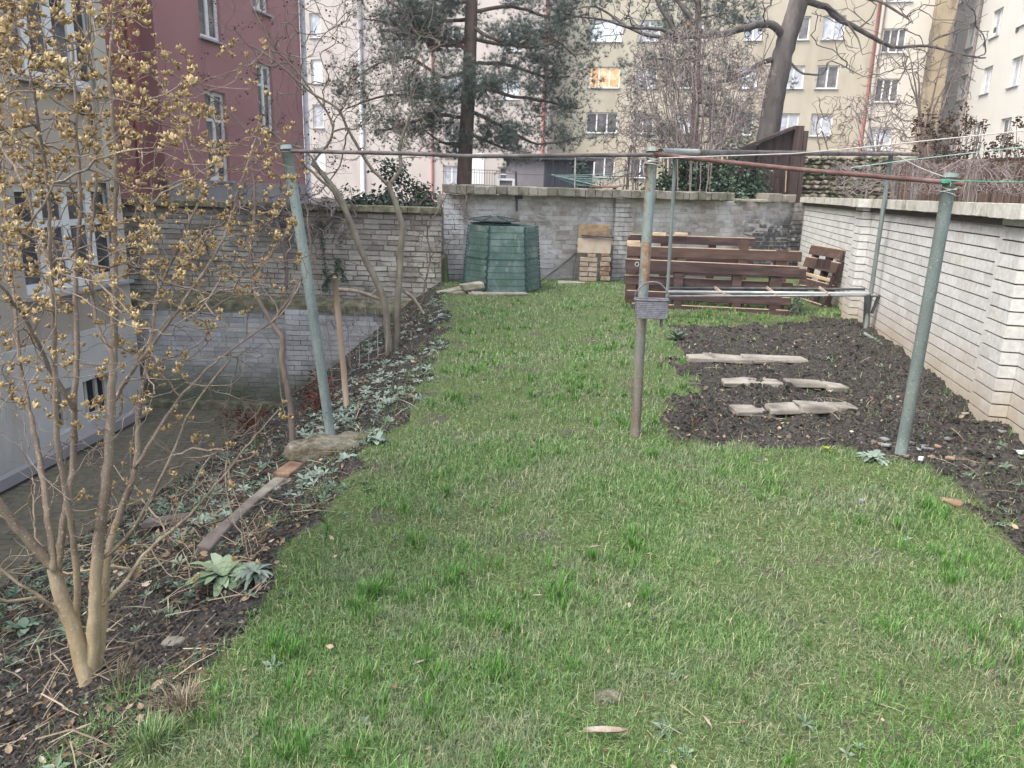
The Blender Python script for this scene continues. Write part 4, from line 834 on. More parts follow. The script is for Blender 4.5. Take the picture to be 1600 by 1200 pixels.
# ------------------------------------------------------------------ flagstones in the bed
gf = 'flagstones laid in rows across the dug bed'
rowsF = [('far', ((1092, 566, .25), (1135, 566, .5), (1188, 567, .40), (1228, 568, .38))), ('middle', ((1148, 604, .22), (1190, 605, .34), (1255, 605, .36), (1303, 611, .18))), ('near', ((1167, 648, .25), (1219, 645, .26), (1276, 644, .34), (1316, 644, .17)))]
posw = ['leftmost', 'second', 'third', 'rightmost']
for rn, row in rowsF:
    for k, (px, py, w) in enumerate(row):
        c = gpt(px, py, .036); slab('flagstone', f'{posw[k]} stone of the {rn} row across the dug bed', 'flagstone', c, (w * .95, .20, .05), rng.uniform(-.06, .06), 'flag', gf, rng.uniform(-.03, .03), .014, .01)
gs_ = 'slate and brick shards at the foot of the right post'
shards = [(1384, 700, .07, 'slate', 'pale violet shard touching the left side of the right post'), (1374, 698, .05, 'terracotta', 'small red shard left of the right post'), (1382, 690, .06, 'slate', 'dull shard just behind the right post'), (1425, 697, .055, 'flag', 'round light pebble right of the post foot'), (1428, 706, .09, 'slate', 'largest grey shard right of the post foot'), (1449, 704, .09, 'slate', 'grey-violet shard in the middle of the scatter'),
          (1439, 722, .035, 'white', 'small white pebble in front of the scatter'), (1455, 719, .06, 'ochreboard', 'yellowish shard at the front of the scatter'), (1466, 701, .06, 'terracotta', 'reddish shard behind the scatter'), (1480, 690, .045, 'slate', 'bluish shard near the bed edge'), (1540, 712, .11, 'slate', 'dark flat slate lying right of the scatter'), (1562, 677, .09, 'slate', 'flat slate at the foot of the wall pilaster'),
          (1484, 720, .06, 'terracotta', 'brown tile piece on the grass edge'), (1505, 726, .13, 'terracotta', 'long dark tile piece on the grass edge'), (1190, 689, .07, 'slate', 'pale blue slate at the front edge of the bed'), (1595, 712, .05, 'white', 'whitish stone at the right picture edge'), (1508, 650, .05, 'flag', 'pale pebble near the white pilaster'), (1415, 717, .04, 'flag', 'small pebble in front of the post'), (1487, 790, .13, 'terracotta', 'flat pink-brown stone sunk in the grass on the right'), (1347, 788, .06, 'slate', 'small grey stone lying in the grass')]
for px, py, s_, mt, lb in shards:
    c = gpt(px, py, .012); k = rng.integers(4, 7); an = np.sort(rng.uniform(0, 6.28, k) * .3 + np.arange(k) * 6.28 / k * .9); poly = [(math.cos(t_) * s_ * .6 * rng.uniform(.8, 1.2), math.sin(t_) * s_ * .45 * rng.uniform(.8, 1.2)) for t_ in an]
    tx, ty = rng.uniform(-.15, .15, 2); X_ = A([1, 0, tx]); Y_ = A([0, 1, ty]); m = MB(); m.prism(poly, c, X_, Y_, np.cross(X_, Y_), .014 if mt != 'white' else .025)
    tag(build('shard', m, mt, at=c, bevel=.003), lb, 'shard', gs_)
# ------------------------------------------------------------------ footing, edging, stake on the left
c = gpt(530, 700, .0)
m = MB(); v, f = ICO[3]; v = v * (1 + (fbm(v[:, 0] * 2 + 5, v[:, 1] * 2 + v[:, 2], 1.5, 3, 8) - .5)[:, None] * .5); v = v * A([.36, .19, .13]); an = .42; ca, sa = math.cos(an), math.sin(an); v = v @ A([[ca, sa, 0], [-sa, ca, 0], [0, 0, 1]])
v[:, 2] = np.minimum(v[:, 2], .075 + .02 * np.sin(v[:, 0] * 30)); m.add(v + c + A([.01, 0, -.01]), f); m.rock(gpt(487, 712, -.02), (.13, .12, .15), .08); 
tag(build('concrete_footing', m, 'mossrock', at=c, smooth=True), 'rounded mossy concrete footing under the leaning left post', 'footing')
m = MB(); c = gpt(452, 746, .01); X_ = (gpt(468, 733) - gpt(436, 757)); X_ /= np.linalg.norm(X_); Y_ = np.cross(Zu, X_); Y_ /= np.linalg.norm(Y_); m.box(c, (.20, .11, .12), X_, Y_, np.cross(X_, Y_), .006)
tag(build('edging_brick', m, 'terracotta', at=c, bevel=.01), 'brown edging brick next to the concrete footing', 'brick')
pe = [gpt(440, 757), gpt(400, 790), gpt(355, 830), gpt(318, 868)]
for k in range(3):
    a, b = pe[k], pe[k + 1]; X_ = b - a; L_ = np.linalg.norm(X_); X_ /= L_; Y_ = np.cross(Zu, X_); Y_ /= np.linalg.norm(Y_); m = MB(); m.box((a + b) / 2 + A([0, 0, -.005]), (L_ * .97, .075, .11), X_, Y_, np.cross(X_, Y_), .008)
    tag(build('edging_stone', m, 'brownslab' if k else 'flag', at=a, bevel=.012), ['pale edging stone nearest the brown edging brick', 'middle edging stone of the row down the bed edge', 'reddish edging stone at the lower end of the row'][k], 'edging stone', 'edging stones along the lawn edge')
c = gpt(268, 818, .03); slab('flat_stone', 'flat grey-brown slab lying on the slope behind the seed-pod bush', 'stone', c, (.34, .18, .04), .25, 'brownslab', None, .1, .014, .01, -.3)
a = gpt(543, 640, -.1); b = dp(523, 434, a[1] + .02); m = MB(); m.tube([a, a + (b - a) * .4 + A([.004, 0, 0]), a + (b - a) * .75, b], [.027, .026, .025, .023], 10); m.tube([b - (b - a) * .01, b + A([-.004, 0, .02])], [.023, .012], 10)
tag(build('stake', m, 'stake', at=a, smooth=True), 'bare wooden stake standing right of the leaning post', 'stake')
for px, py, sx, lb in ((272, 1003, .045, 'white stone lying on the dark soil right of the bush foot'), (371, 975, .03, 'small pink pebble on the soil below the woolly plant'), (950, 1092, .065, 'half-buried tan stone in the near lawn'), (428, 822, .02, 'small grey pebble by the pale stalks')):
    rockthing('stone', lb, px, py, (sx, sx * .7, sx * .35), 'mossrock' if sx > .06 else 'flag', 'stone', None, -.3 if sx > .06 else .1, .3)
# long dead leaves on the near lawn
for px, py, L_, an, mt, lb in ((945, 1160, .14, -.05, 'litter', 'long pale dead leaf lying on the near lawn'), (1103, 1145, .06, 1.9, 'litter', 'curled rust-brown leaf standing in the near lawn'), (840, 943, .045, 0., 'litter', 'small brown leaf on the lawn'), (907, 792, .05, .1, 'litter', 'brown curled leaf on the middle lawn'), (928, 538, .08, .3, 'litter', 'pale leaf on the far lawn left of the centre post'), (955, 545, .08, -.3, 'litter', 'pinkish leaf on the far lawn close to the centre post'), (928, 866, .06, .2, 'litter', 'pale brown leaf on the lawn below the centre post'), (1070, 1075, .035, .8, 'litter', 'round tan leaf on the near lawn'), (655, 1050, .05, .5, 'litter', 'short pale leaf on the left of the near lawn')):
    c = gpt(px, py, .035); X_ = A([math.cos(an), math.sin(an), .05]); Y_ = A([-math.sin(an), math.cos(an), 0]); m = MB(); w = .09; v = []
    for t_, ww in ((-.5, .05), (-.25, .8), (0, 1), (.3, .7), (.5, .02)): v += [c + X_ * t_ * L_ + Y_ * ww * w * L_ + Zu * .1 * L_, c + X_ * t_ * L_ - Zu * 0, c + X_ * t_ * L_ - Y_ * ww * w * L_ + Zu * .08 * L_]
    v = A(v); v = np.concatenate([v, v - A([0, 0, .0012])]); f = []
    for i in range(4):
        for j in range(2): q0 = i * 3 + j; f += [(q0, q0 + 1, q0 + 4, q0 + 3), (q0 + 15, q0 + 18, q0 + 19, q0 + 16)]
    m.add(v, f); tag(build('dead_leaf', m, simple('dead_leaf', [(.3, (.24, .18, .13)), (.7, (.40, .35, .29))], 20), at=c), lb, 'leaf')
# ------------------------------------------------------------------ shed, rubble wall, reed fence beyond the walls
ys = 17.5; c0 = dp(1180, 300, ys); c1 = dp(1246, 300, ys); sh = thing('garden_shed', 'dark brown boarded shed with a sloping roof edge beyond the wall corner', 'shed', (c0[0], ys, .5))
zt0 = float(dp(1178, 226, ys)[2]); zt1 = float(dp(1236, 203, ys)[2]); xr = float(dp(1234, 300, ys)[0]); xl = float(dp(1178, 300, ys)[0]); nb_ = 9
for k in range(nb_):
    x0 = xl + (xr - xl) * k / nb_; x1 = xl + (xr - xl) * (k + 1) / nb_; zt_ = zt0 + (zt1 - zt0) * ((x0 - xl) / (xr - xl)) + .07 ; m = MB(); m.box(((x0 + x1) / 2, ys + .01 * (k % 2), (zt_ + .5) / 2 - .0), (x1 - x0 - .006, .04, zt_ - .5)); build('wall_board', m, 'shed', sh)
m = MB(); m.bar(dp(1150, 236, ys - .02), dp(1238, 200, ys - .02), .35, .06); build('roof_edge', m, 'shed', sh)
m = MB(); m.box(((xl + xr) / 2, ys + 1.3, (.5 + zt0) / 2), (xr - xl, 2.4, zt0 - .5)); build('shed_body', m, 'shed', sh)
for px, hh, w in ((1236, 197, .2), (1247, 205, .09)):
    p = dp(px, 300, ys - .08); m = MB(); m.box((p[0], p[1], (.5 + dp(px, hh, ys)[2]) / 2), (w, .16, float(dp(px, hh, ys)[2]) - .5)); build('corner_post', m, 'shed', sh)
m = MB(); p = dp(1229, 262, ys - .2); q_ = dp(1227, 300, ys - .2); m.tube([p, q_], .012, 6); build('pale_batten', m, 'paleedge', sh)
yr = 19.; a = dp(1230, 300, yr + 1.5); a[2] = 0; b = dp(1425, 300, yr); b[2] = 0; u_ = (b - a); L_ = float(np.linalg.norm(u_)); u_ /= L_; n_ = A([u_[1], -u_[0], 0]); zt_ = float(dp(1320, 247, yr)[2])
rb = thing('rubble_wall', 'mossy rubble stone wall behind the white wall corner', 'wall', a); m = MB(); z = .5
while z < zt_:
    h_ = rng.uniform(.08, .16); x = -.1 * rng.random()
    while x < L_:
        w = rng.uniform(.1, .34)
        m.rock(a + u_ * (x + w / 2) + n_ * rng.uniform(-.05, .05) + Zu * (z + h_ / 2 + rng.uniform(-.02, .02)), (w * .58, .2, h_ * .58), .16, rng.normal(0, .15), 1); x += w
    z += h_
build('stones', m, 'rubble', rb); m = MB(); m.box(a + u_ * L_ / 2 + Zu * (zt_ / 2 + .2) - n_ * .1, (L_, .25, zt_ - .45), u_, n_, Zu); build('core', m, 'rubble', rb)
a = dp(1405, 300, 14.); b = dp(1720, 300, 10.5); a[2] = b[2] = .45; u_ = b - a; L_ = float(np.linalg.norm(u_)); u_ /= L_; n_ = A([u_[1], -u_[0], 0]); m = MB(); zt_ = float(dp(1500, 249, 12.5)[2])
rf = thing('reed_fence', 'brown reed screen fence behind the white wall coping', 'fence', a)
for k in range(1500):
    x = rng.uniform(0, L_); r_ = rng.uniform(.004, .009); t_ = rng.uniform(-.03, .03); h_ = zt_ + rng.uniform(-.05, .03); lean = rng.normal(0, .05); p = a + u_ * x + n_ * t_
    m.tube([p, A([p[0], p[1], h_]) + u_ * lean], r_, 3, False)
build('reeds', m, 'reed', rf); m = MB(); m.box(a + u_ * L_ / 2 + Zu * ((zt_ - .45) / 2), (L_, .02, zt_ - .52), u_, n_, Zu); build('backing', m, 'twig', rf)
m = MB(); m.bar(a + Zu * (zt_ - .45), b + Zu * (zt_ - .45), .05, .03); build('top_rail', m, 'shed', rf)
# ------------------------------------------------------------------ branching growth
def grow(paths, targets, tip=.0016, ex=.5, seg=.06, wob=.12, up=.25, maxr=None, fwd=.7, cv=.26):
    """paths: list of (points, r0, r1). Returns polylines [(pts, radii)] of a connected branching tree reaching the targets"""
    P = []; par = []; fix = []; chains = []
    for pts, r0, r1 in paths:
        q = smooth_pts(pts, max(2, int(np.linalg.norm(A(pts[-1]) - A(pts[0])) / seg / max(1, len(pts) - 1)) + 1)); n = len(q)
        q[1:-1] += rng.normal(0, seg * .05, (n - 2, 3))
        if P: pa = int(np.argmin(np.linalg.norm(A(P) - q[0], axis=1))); 
        else: pa = -1
        ch = [] if pa < 0 else [pa]
        for i in range(n):
            P.append(q[i]); par.append(pa); fix.append(r0 + (r1 - r0) * i / (n - 1)); pa = len(P) - 1; ch.append(pa)
        chains.append(ch)
    T = A(targets); PA = np.zeros((len(P) + len(T) * 40 + 10, 3)); PA[:len(P)] = A(P); DA = np.zeros_like(PA); n = len(P)
    for i in range(n):
        j = par[i]; d = (PA[i] - PA[j]) if j >= 0 else A([0, 0, 1.]); DA[i] = d / (np.linalg.norm(d) + 1e-9)
    d0 = A([np.min(np.linalg.norm(PA[:n] - t, axis=1)) for t in T]); order = np.argsort(d0 * rng.uniform(.75, 1.25, len(T)))
    start = np.ones(len(PA), bool); 
    for ch in chains:
        k = max(1, int(len(ch) * .12)); start[ch[1 if ch[0] in ch[1:] else 0:k]] = False
    for ti in order:
        t = T[ti]; v = t - PA[:n]; L = np.linalg.norm(v, axis=1) + 1e-6; cs = (v * DA[:n]).sum(1) / L
        cost = L * (1 + fwd * (1 - cs)) + (~start[:n]) * 1e3; i = int(np.argmin(cost)); Ld = L[i]
        if Ld < seg * .5: continue
        c1 = PA[i] + DA[i] * Ld * cv + A([0, 0, -.0]) ; c2 = t - A([0, 0, 1.]) * Ld * up * .6 - (v[i] / Ld) * Ld * .15
        k = min(38, max(3, int(Ld / seg) + 1)); s = np.linspace(0, 1, k + 1)[1:, None]
        q = (1 - s) ** 3 * PA[i] + 3 * (1 - s) ** 2 * s * c1 + 3 * (1 - s) * s * s * c2 + s ** 3 * t
        w_ = rng.normal(0, 1, q.shape) * seg * wob; w_[-1] = 0; q = q + w_
        ch = [i]; pa = i
        for x in q:
            PA[n] = x; par.append(pa); fix.append(0); d = x - PA[pa]; DA[n] = d / (np.linalg.norm(d) + 1e-9); pa = n; ch.append(n); n += 1
        chains.append(ch)
    cnt = np.zeros(n); ch_n = np.zeros(n, int)
    for i in range(n):
        if par[i] >= 0: ch_n[par[i]] += 1
    cnt[ch_n == 0] = 1
    for i in range(n - 1, -1, -1):
        if par[i] >= 0: cnt[par[i]] += cnt[i]
    r = tip * cnt ** ex
    if maxr: r = np.minimum(r, maxr)
    fx = A(fix); r = np.where(fx > 0, fx, r); out = []
    for ch in chains:
        rr = r[ch].copy()
        if len(ch) > 1: rr[0] = rr[1] if rr[0] > rr[1] * 1.0 else rr[0]
        out.append((PA[ch], rr))
    return out, PA[:n], DA[:n]
def tubes_mesh(name, polys, sides=None, nmin=3):
    V = []; Fc = []; n0 = 0
    for p, r in polys:
        k = len(p)
        if k < 2: continue
        n = sides or (nmin if r.max() < .004 else 5 if r.max() < .012 else 8 if r.max() < .04 else 12)
        d = np.gradient(p, axis=0); d /= (np.linalg.norm(d, axis=1)[:, None] + 1e-9); m = d.mean(0); ref = A([0, 0, 1.]) if abs(m[2]) < .75 else A([1., .1, 0])
        a = np.cross(d, ref); a /= (np.linalg.norm(a, axis=1)[:, None] + 1e-9); b = np.cross(d, a); th = np.arange(n) * 2 * math.pi / n
        v = p[:, None] + r[:, None, None] * (a[:, None] * np.cos(th)[None, :, None] + b[:, None] * np.sin(th)[None, :, None])
        i = np.arange(k - 1)[:, None] * n; j = np.arange(n)[None]; f = np.stack([i + j, i + (j + 1) % n, i + n + (j + 1) % n, i + n + j], -1).reshape(-1, 4) + n0
        V.append(v.reshape(-1, 3)); Fc.append(f); n0 += k * n
    V = np.concatenate(V); Fc = np.concatenate(Fc); me = mesh_np(name, V, Fc, np.full(len(Fc), 4)); me.polygons.foreach_set('use_smooth', np.ones(len(Fc), bool)); return me
def put(name, me, mat, root):
    w0 = world_of(root); me.transform(Matrix.Translation(Vector(tuple(-w0)))); return link(name, me, MT[mat], root)
def scatter_mesh(name, v0, f0, pos, sc, rotz=None, tilt=.5, dirs=None):
    """many copies of a small shape as one mesh; random rotation"""
    n = len(pos); v0 = A(v0); k = len(v0); sc = np.broadcast_to(A(sc, float).reshape(-1, 1) if np.ndim(sc) == 1 else A(sc, float), (n, 3)) if np.ndim(sc) else np.full((n, 3), sc)
    rz = rng.uniform(0, 6.283, n) if rotz is None else rotz
    if dirs is None:
        zt = np.stack([rng.normal(0, tilt, n), rng.normal(0, tilt, n), np.ones(n)], 1)
    else: zt = dirs
    zt = zt / np.linalg.norm(zt, axis=1)[:, None]; x = np.stack([np.cos(rz), np.sin(rz), np.zeros(n) + .01], 1); y = np.cross(zt, x); y /= np.linalg.norm(y, axis=1)[:, None]; x = np.cross(y, zt)
    w = v0[None] * sc[:, None, :]; V = pos[:, None] + w[..., 0:1] * x[:, None] + w[..., 1:2] * y[:, None] + w[..., 2:3] * zt[:, None]
    sizes = [len(q) for q in f0]; fl = A([i for q in f0 for i in q]); Fl = (fl[None] + (np.arange(n) * k)[:, None]).ravel(); return mesh_np(name, V.reshape(-1, 3), Fl, np.tile(sizes, n))
def in_view(p, m=.12):
    w = (p - CC) @ _f; x = (p - CC) @ CR / w * F; y = -((p - CC) @ CU) / w * F; return (w > .3) & (np.abs(x) < 800 * (1 + m) + 60) & (y < 600 * (1 + m)) & (y > -600 * (1 + m))
def terrain_z(x, y):
    i = np.clip((x - gx[0]) / .03, 0, nx - 1.001); j = np.clip((y - gy[0]) / .03, 0, ny - 1.001); a = i.astype(int); b = j.astype(int); fa, fb = i - a, j - b
    return (Z0[b, a] * (1 - fa) + Z0[b, a + 1] * fa) * (1 - fb) + (Z0[b + 1, a] * (1 - fa) + Z0[b + 1, a + 1] * fa) * fb
def region_masks(x, y):
    b = bedmask(x, y); s = x < xedge(y) + (fbm(x, y, 3, 3, 5) - .5) * .35; inside = gz(x, y) < .3; return b & inside, s & inside & (x > xtoe(y) - .1), inside
# ------------------------------------------------------------------ grass
def sample_pts(y0, y1, dens):
    xw = lambda y: .86 * y + .9
    n = int(dens * (y1 - y0) * 2 * xw(y1)); y = rng.uniform(y0, y1, n); x = rng.uniform(-xw(y1), xw(y1), n); k = (np.abs(x) < xw(y)) & (x > -5) & (x < 6); return x[k], y[k]
def blades(bands, keepf, hmin, hmax, wbase, lean, name, mat, tuft=False):
    Vs = []; n0 = 0
    for y0, y1, dens, ws, hs in bands:
        x, y = sample_pts(y0, y1, dens); k = keepf(x, y); x, y = x[k], y[k]; n = len(x)
        h = rng.uniform(hmin, hmax, n) * hs * (.65 + .7 * fbm(x, y, 1.4, 3, 77)); w = wbase * ws * rng.uniform(.7, 1.3, n); th = rng.uniform(0, 6.283, n)
        ln = np.clip(np.abs(rng.normal(0, lean, n)) + .25, 0, 1.45); ph = th + rng.normal(0, .6, n) + math.pi / 2
        z = terrain_z(x, y) - .004; base = np.stack([x, y, z], 1); s = np.stack([np.cos(th), np.sin(th), np.zeros(n)], 1) * w[:, None] / 2; o = np.stack([np.cos(ph), np.sin(ph), np.zeros(n)], 1)
        up = A([0, 0, 1.]); c = np.cos(np.clip(ln, 0, 1.5)); si = np.sin(np.clip(ln, 0, 1.5)); m = base + o * (h * si * .4)[:, None] + up * (h * (.62 * c + .06))[:, None]
        l2 = np.clip(ln * 1.6, 0, 1.75); t = m + o * (h * .5 * np.sin(l2))[:, None] + up * (h * .45 * np.cos(l2))[:, None]
        Vs.append(np.stack([base - s, base + s, m + s * .8, m - s * .8, t], 1).reshape(-1, 3))
    V = np.concatenate(Vs); n = len(V) // 5; b = (np.arange(n) * 5)[:, None]; Fl = np.concatenate([b + A([[0, 1, 2, 3]]), b + A([[3, 2, 4]])], 1).ravel(); me = mesh_np(name, V, Fl, np.tile([4, 3], n)); print(name, n)
    return tag(link(name, me, MT[mat]), kind='stuff')
def lawnkeep(x, y):
    b, s, ins = region_masks(x, y); bare = fbm(x, y, 2.3, 4, 90); p = np.clip((.60 - bare) / .09, .26, 1)
    edge = np.clip((x - xedge(y)) / .25, .25, 1); fr_ = in_poly(x, y, CORN); p = p * np.where(fr_, .3, 1)
    p = np.where(b, .035, np.where(s, np.where(x > xedge(y) - .35, .16, .02) * (fbm(x, y, 2, 2, 8) > .42), p * edge)); return ins & (rng.random(len(x)) < p)
CORN = pxpoly([(1440, 715), (1600, 700), (1720, 700), (1720, 1000), (1640, 900), (1560, 830), (1520, 780)])
Z0 = Z.copy()
BANDS = [(1.3, 2.4, 50000, .85, 1), (2.4, 3.4, 36000, 1, 1), (3.4, 4.8, 21000, 1.25, 1.0), (4.8, 7, 9500, 1.7, .95), (7, 10, 5000, 2.3, .9), (10, 15, 2600, 3.2, .9)]
blades(BANDS, lawnkeep, .022, .066, .0026, 1.6, 'grass', 'grass')
tc = []
for y0, y1, d in ((1.4, 3.4, 42), (3.4, 7, 24), (7, 12, 9)):
    x, y = sample_pts(y0, y1, d); tc.append(np.stack([x, y], 1))
tc = np.concatenate(tc)
def tuftkeep_pts():
    X_ = []; 
    for cx, cy in tc:
        if fbm(cx, cy, 1.1, 2, 55) < .42: continue
        n = rng.integers(25, 75) if cy < 4 else rng.integers(15, 35); r_ = rng.uniform(.02, .075); a = rng.uniform(0, 6.28, n); q_ = np.abs(rng.normal(0, r_, n)); X_.append(np.stack([cx + q_ * np.cos(a), cy + q_ * np.sin(a), a, q_ / .06], 1))
    return np.concatenate(X_)
tp = tuftkeep_pts(); k = lawnkeep(tp[:, 0], tp[:, 1]); tp = tp[k]; n = len(tp); x, y, a, q_ = tp.T
h = rng.uniform(.04, .085, n) * np.clip(1.15 - q_ * .2, .6, 1.2); ln = np.clip(.2 + q_ * .45 + rng.normal(0, .15, n), 0, 1.3); a = a + rng.normal(0, .5, n); w = .0034 * rng.uniform(.7, 1.3, n) * np.clip(y / 3, 1, 3)
base = np.stack([x, y, terrain_z(x, y) - .004], 1); o = np.stack([np.cos(a), np.sin(a), 0 * a], 1); s = np.stack([-np.sin(a), np.cos(a), 0 * a], 1) * w[:, None] / 2; up = A([0, 0, 1.])
m_ = base + o * (h * np.sin(ln) * .45)[:, None] + up * (h * np.cos(ln) * .55)[:, None]; t_ = m_ + o * (h * .5 * np.sin(ln * 1.7))[:, None] + up * (h * .5 * np.cos(ln * 1.7))[:, None]
V = np.stack([base - s, base + s, m_ + s * .8, m_ - s * .8, t_], 1).reshape(-1, 3); b = (np.arange(n) * 5)[:, None]; Fl = np.concatenate([b + A([[0, 1, 2, 3]]), b + A([[3, 2, 4]])], 1).ravel()
tag(link('grass_tufts', mesh_np('grass_tufts', V, Fl, np.tile([4, 3], n)), MT['tuft']), kind='stuff'); print('tuft', n)
# ------------------------------------------------------------------ crumbs, litter, weeds, stalks
ico_v, ico_f = ICO[1]; ico_v = ico_v * (1 + rng.uniform(-.25, .25, (len(ico_v), 1)))
leafv = A([[-.5, 0, .10], [-.2, .22, .05], [-.2, 0, -.02], [-.2, -.22, .06], [.15, .26, .03], [.15, 0, -.02], [.15, -.24, .10], [.5, 0, .14]]); leaff = [(0, 2, 1), (0, 3, 2), (1, 2, 5, 4), (2, 3, 6, 5), (4, 5, 7), (5, 6, 7)]
wd_v = []; wd_f = []
for k in range(5):   # a small rosette weed
    a = k * 1.2566 + rng.uniform(-.2, .2); ca, sa = math.cos(a), math.sin(a); q = A([[.05, .03, .02], [.05, -.03, .02], [.45, .20, .22], [.45, -.20, .20], [.5, 0, .16], [.95, 0, .10 + .2 * rng.random()]]); q = q @ A([[ca, sa, 0], [-sa, ca, 0], [0, 0, 1]]); n0 = len(wd_v) * 6
    wd_v.append(q); wd_f += [(n0, n0 + 1, n0 + 4), (n0 + 1, n0 + 3, n0 + 4), (n0, n0 + 4, n0 + 2), (n0 + 2, n0 + 4, n0 + 5), (n0 + 4, n0 + 3, n0 + 5)]
wd_v = np.concatenate(wd_v)
def scat(name, v, f, mat, bands, keep, s0, s1, tilt, dz=0., zs=1.):
    xs, ys = [], []
    for y0, y1, d in bands:
        x, y = sample_pts(y0, y1, d); k = keep(x, y); xs.append(x[k]); ys.append(y[k])
    x = np.concatenate(xs); y = np.concatenate(ys); n = len(x); s = rng.uniform(s0, s1, n) * rng.uniform(.6, 1.2, n); p = np.stack([x, y, terrain_z(x, y) + dz * s], 1); print(name, n)
    return tag(link(name, scatter_mesh(name, v, f, p, np.stack([s, s, s * zs], 1), tilt=tilt), MT[mat]), kind='stuff')
rnd = lambda x, p: rng.random(len(x)) < p
def k_bed(x, y): return region_masks(x, y)[0]
def k_slope(x, y): return region_masks(x, y)[1]
def k_soil(x, y):
    b, s, i = region_masks(x, y); return b | s | (in_poly(x, y, CORN) & i)
scat('soil_crumbs', ico_v, ico_f, 'clod', [(1, 2.5, 4200), (2.5, 4, 3200), (4, 7, 2300), (7, 11, 1300)], k_soil, .0025, .0095, .6, .2, .75)
scat('soil_clods', ico_v, ico_f, 'clod', [(4, 7, 110), (7, 11, 80)], k_bed, .010, .026, .6, .05, .7)
ns_ = lambda x, y, sd, sc=1.5: fbm(x, y, sc, 3, sd)
scat('leaf_litter', leafv, leaff, 'litter', [(1, 3, 640), (3, 6, 420), (6, 13, 260)], lambda x, y: k_soil(x, y) & rnd(x, np.where(k_bed(x, y), .45, 1) * np.clip((ns_(x, y, 70) - .35) * 4, .15, 1)), .012, .05, .6, .2)
scat('lawn_litter', leafv, leaff, 'litter', [(1.3, 4, 16), (4, 12, 7)], lambda x, y: ~k_soil(x, y), .012, .035, .5, .8)
slopeveg = lambda x, y: k_slope(x, y) & rnd(x, np.clip((ns_(x, y, 71, 1.2) - .43) * 7, .03, 1) * np.where((y > 4.2), 1, .5))
scat('ground_cover', wd_v, wd_f, 'cover', [(1, 3, 130), (3, 6, 130), (6, 13, 100)], slopeveg, .02, .06, .35, .1)
gcz = pxpoly([(560, 690), (600, 600), (640, 560), (700, 510), (760, 500), (720, 540), (660, 590), (620, 650), (600, 690)])
scat('bluish_ground_cover', wd_v, wd_f, 'snow', [(4, 6.5, 190), (6.5, 11, 140)], lambda x, y: k_slope(x, y) & rnd(x, np.clip((ns_(x, y, 72, 1.6) - .40) * 6, 0, 1)) & (x > xedge(y) - 1.1), .03, .065, .35, .1)
scat('lawn_weeds', wd_v, wd_f, 'cover', [(1.3, 4, 90), (4, 8, 40)], lambda x, y: (~k_soil(x, y)) & rnd(x, np.clip((ns_(x, y, 73, .9) - .42) * 6, .05, 1) * np.where(x < .3, 1, .3)), .02, .045, .3, .15)
stv = A([[-.5, -.006, 0], [-.5, .006, 0], [0, .006, .05], [0, -.006, .05], [.5, .003, .0], [.5, -.003, .0]]) * A([1, 2.2, 1]); stf = [(0, 3, 2, 1), (3, 5, 4, 2)]
scat('dry_stalks', stv, stf, 'twiglit', [(1, 3, 260), (3, 6, 120), (6, 12, 50)], lambda x, y: k_soil(x, y) & rnd(x, np.where(k_bed(x, y), .35, 1)), .04, .22, .22, .08)
# ------------------------------------------------------------------ seed-pod bush on the left
base = hit(138, 1066); yb0 = base[1]
x, y = sample_pts(5, 12.6, 110); k = (x < xtoe(y)) & (x > -6.2) & rnd(x, np.clip((ns_(x, y, 75) - .38) * 5, .05, 1)); x, y = x[k], y[k]; s = rng.uniform(.02, .06, len(x))
tag(link('court_litter', scatter_mesh('court_litter', leafv, leaff, np.stack([x, y, ZC + .004 + 0 * x], 1), np.stack([s, s, s], 1), tilt=.3), MT['litter']), kind='stuff')
scat('corner_weeds', wd_v, wd_f, 'cover', [(3, 8, 90)], lambda x, y: in_poly(x, y, CORN) | (bedmask(x, y) & (x > 2.6 + (y - 5) * .25) & rnd(x, .12)), .02, .05, .35, .15)
scat('lawn_thatch', stv, stf, 'twiglit', [(1.3, 2.6, 500), (2.6, 4.5, 300), (4.5, 8, 130), (8, 13, 50)], lambda x, y: ~k_soil(x, y), .02, .07, .3, .25)
sroot = thing('seed_pod_bush', 'leafless many-stemmed bush covered in golden-brown open seed pods at the left', 'bush', base)
def tr(pts, y0, y1):
    n = len(pts); return [dp(px, py, y0 + (y1 - y0) * i / (n - 1)) for i, (px, py) in enumerate(pts)]
bp = tr([(138, 1075), (128, 1030), (112, 975), (95, 930), (84, 885)], yb0, yb0 + .02)
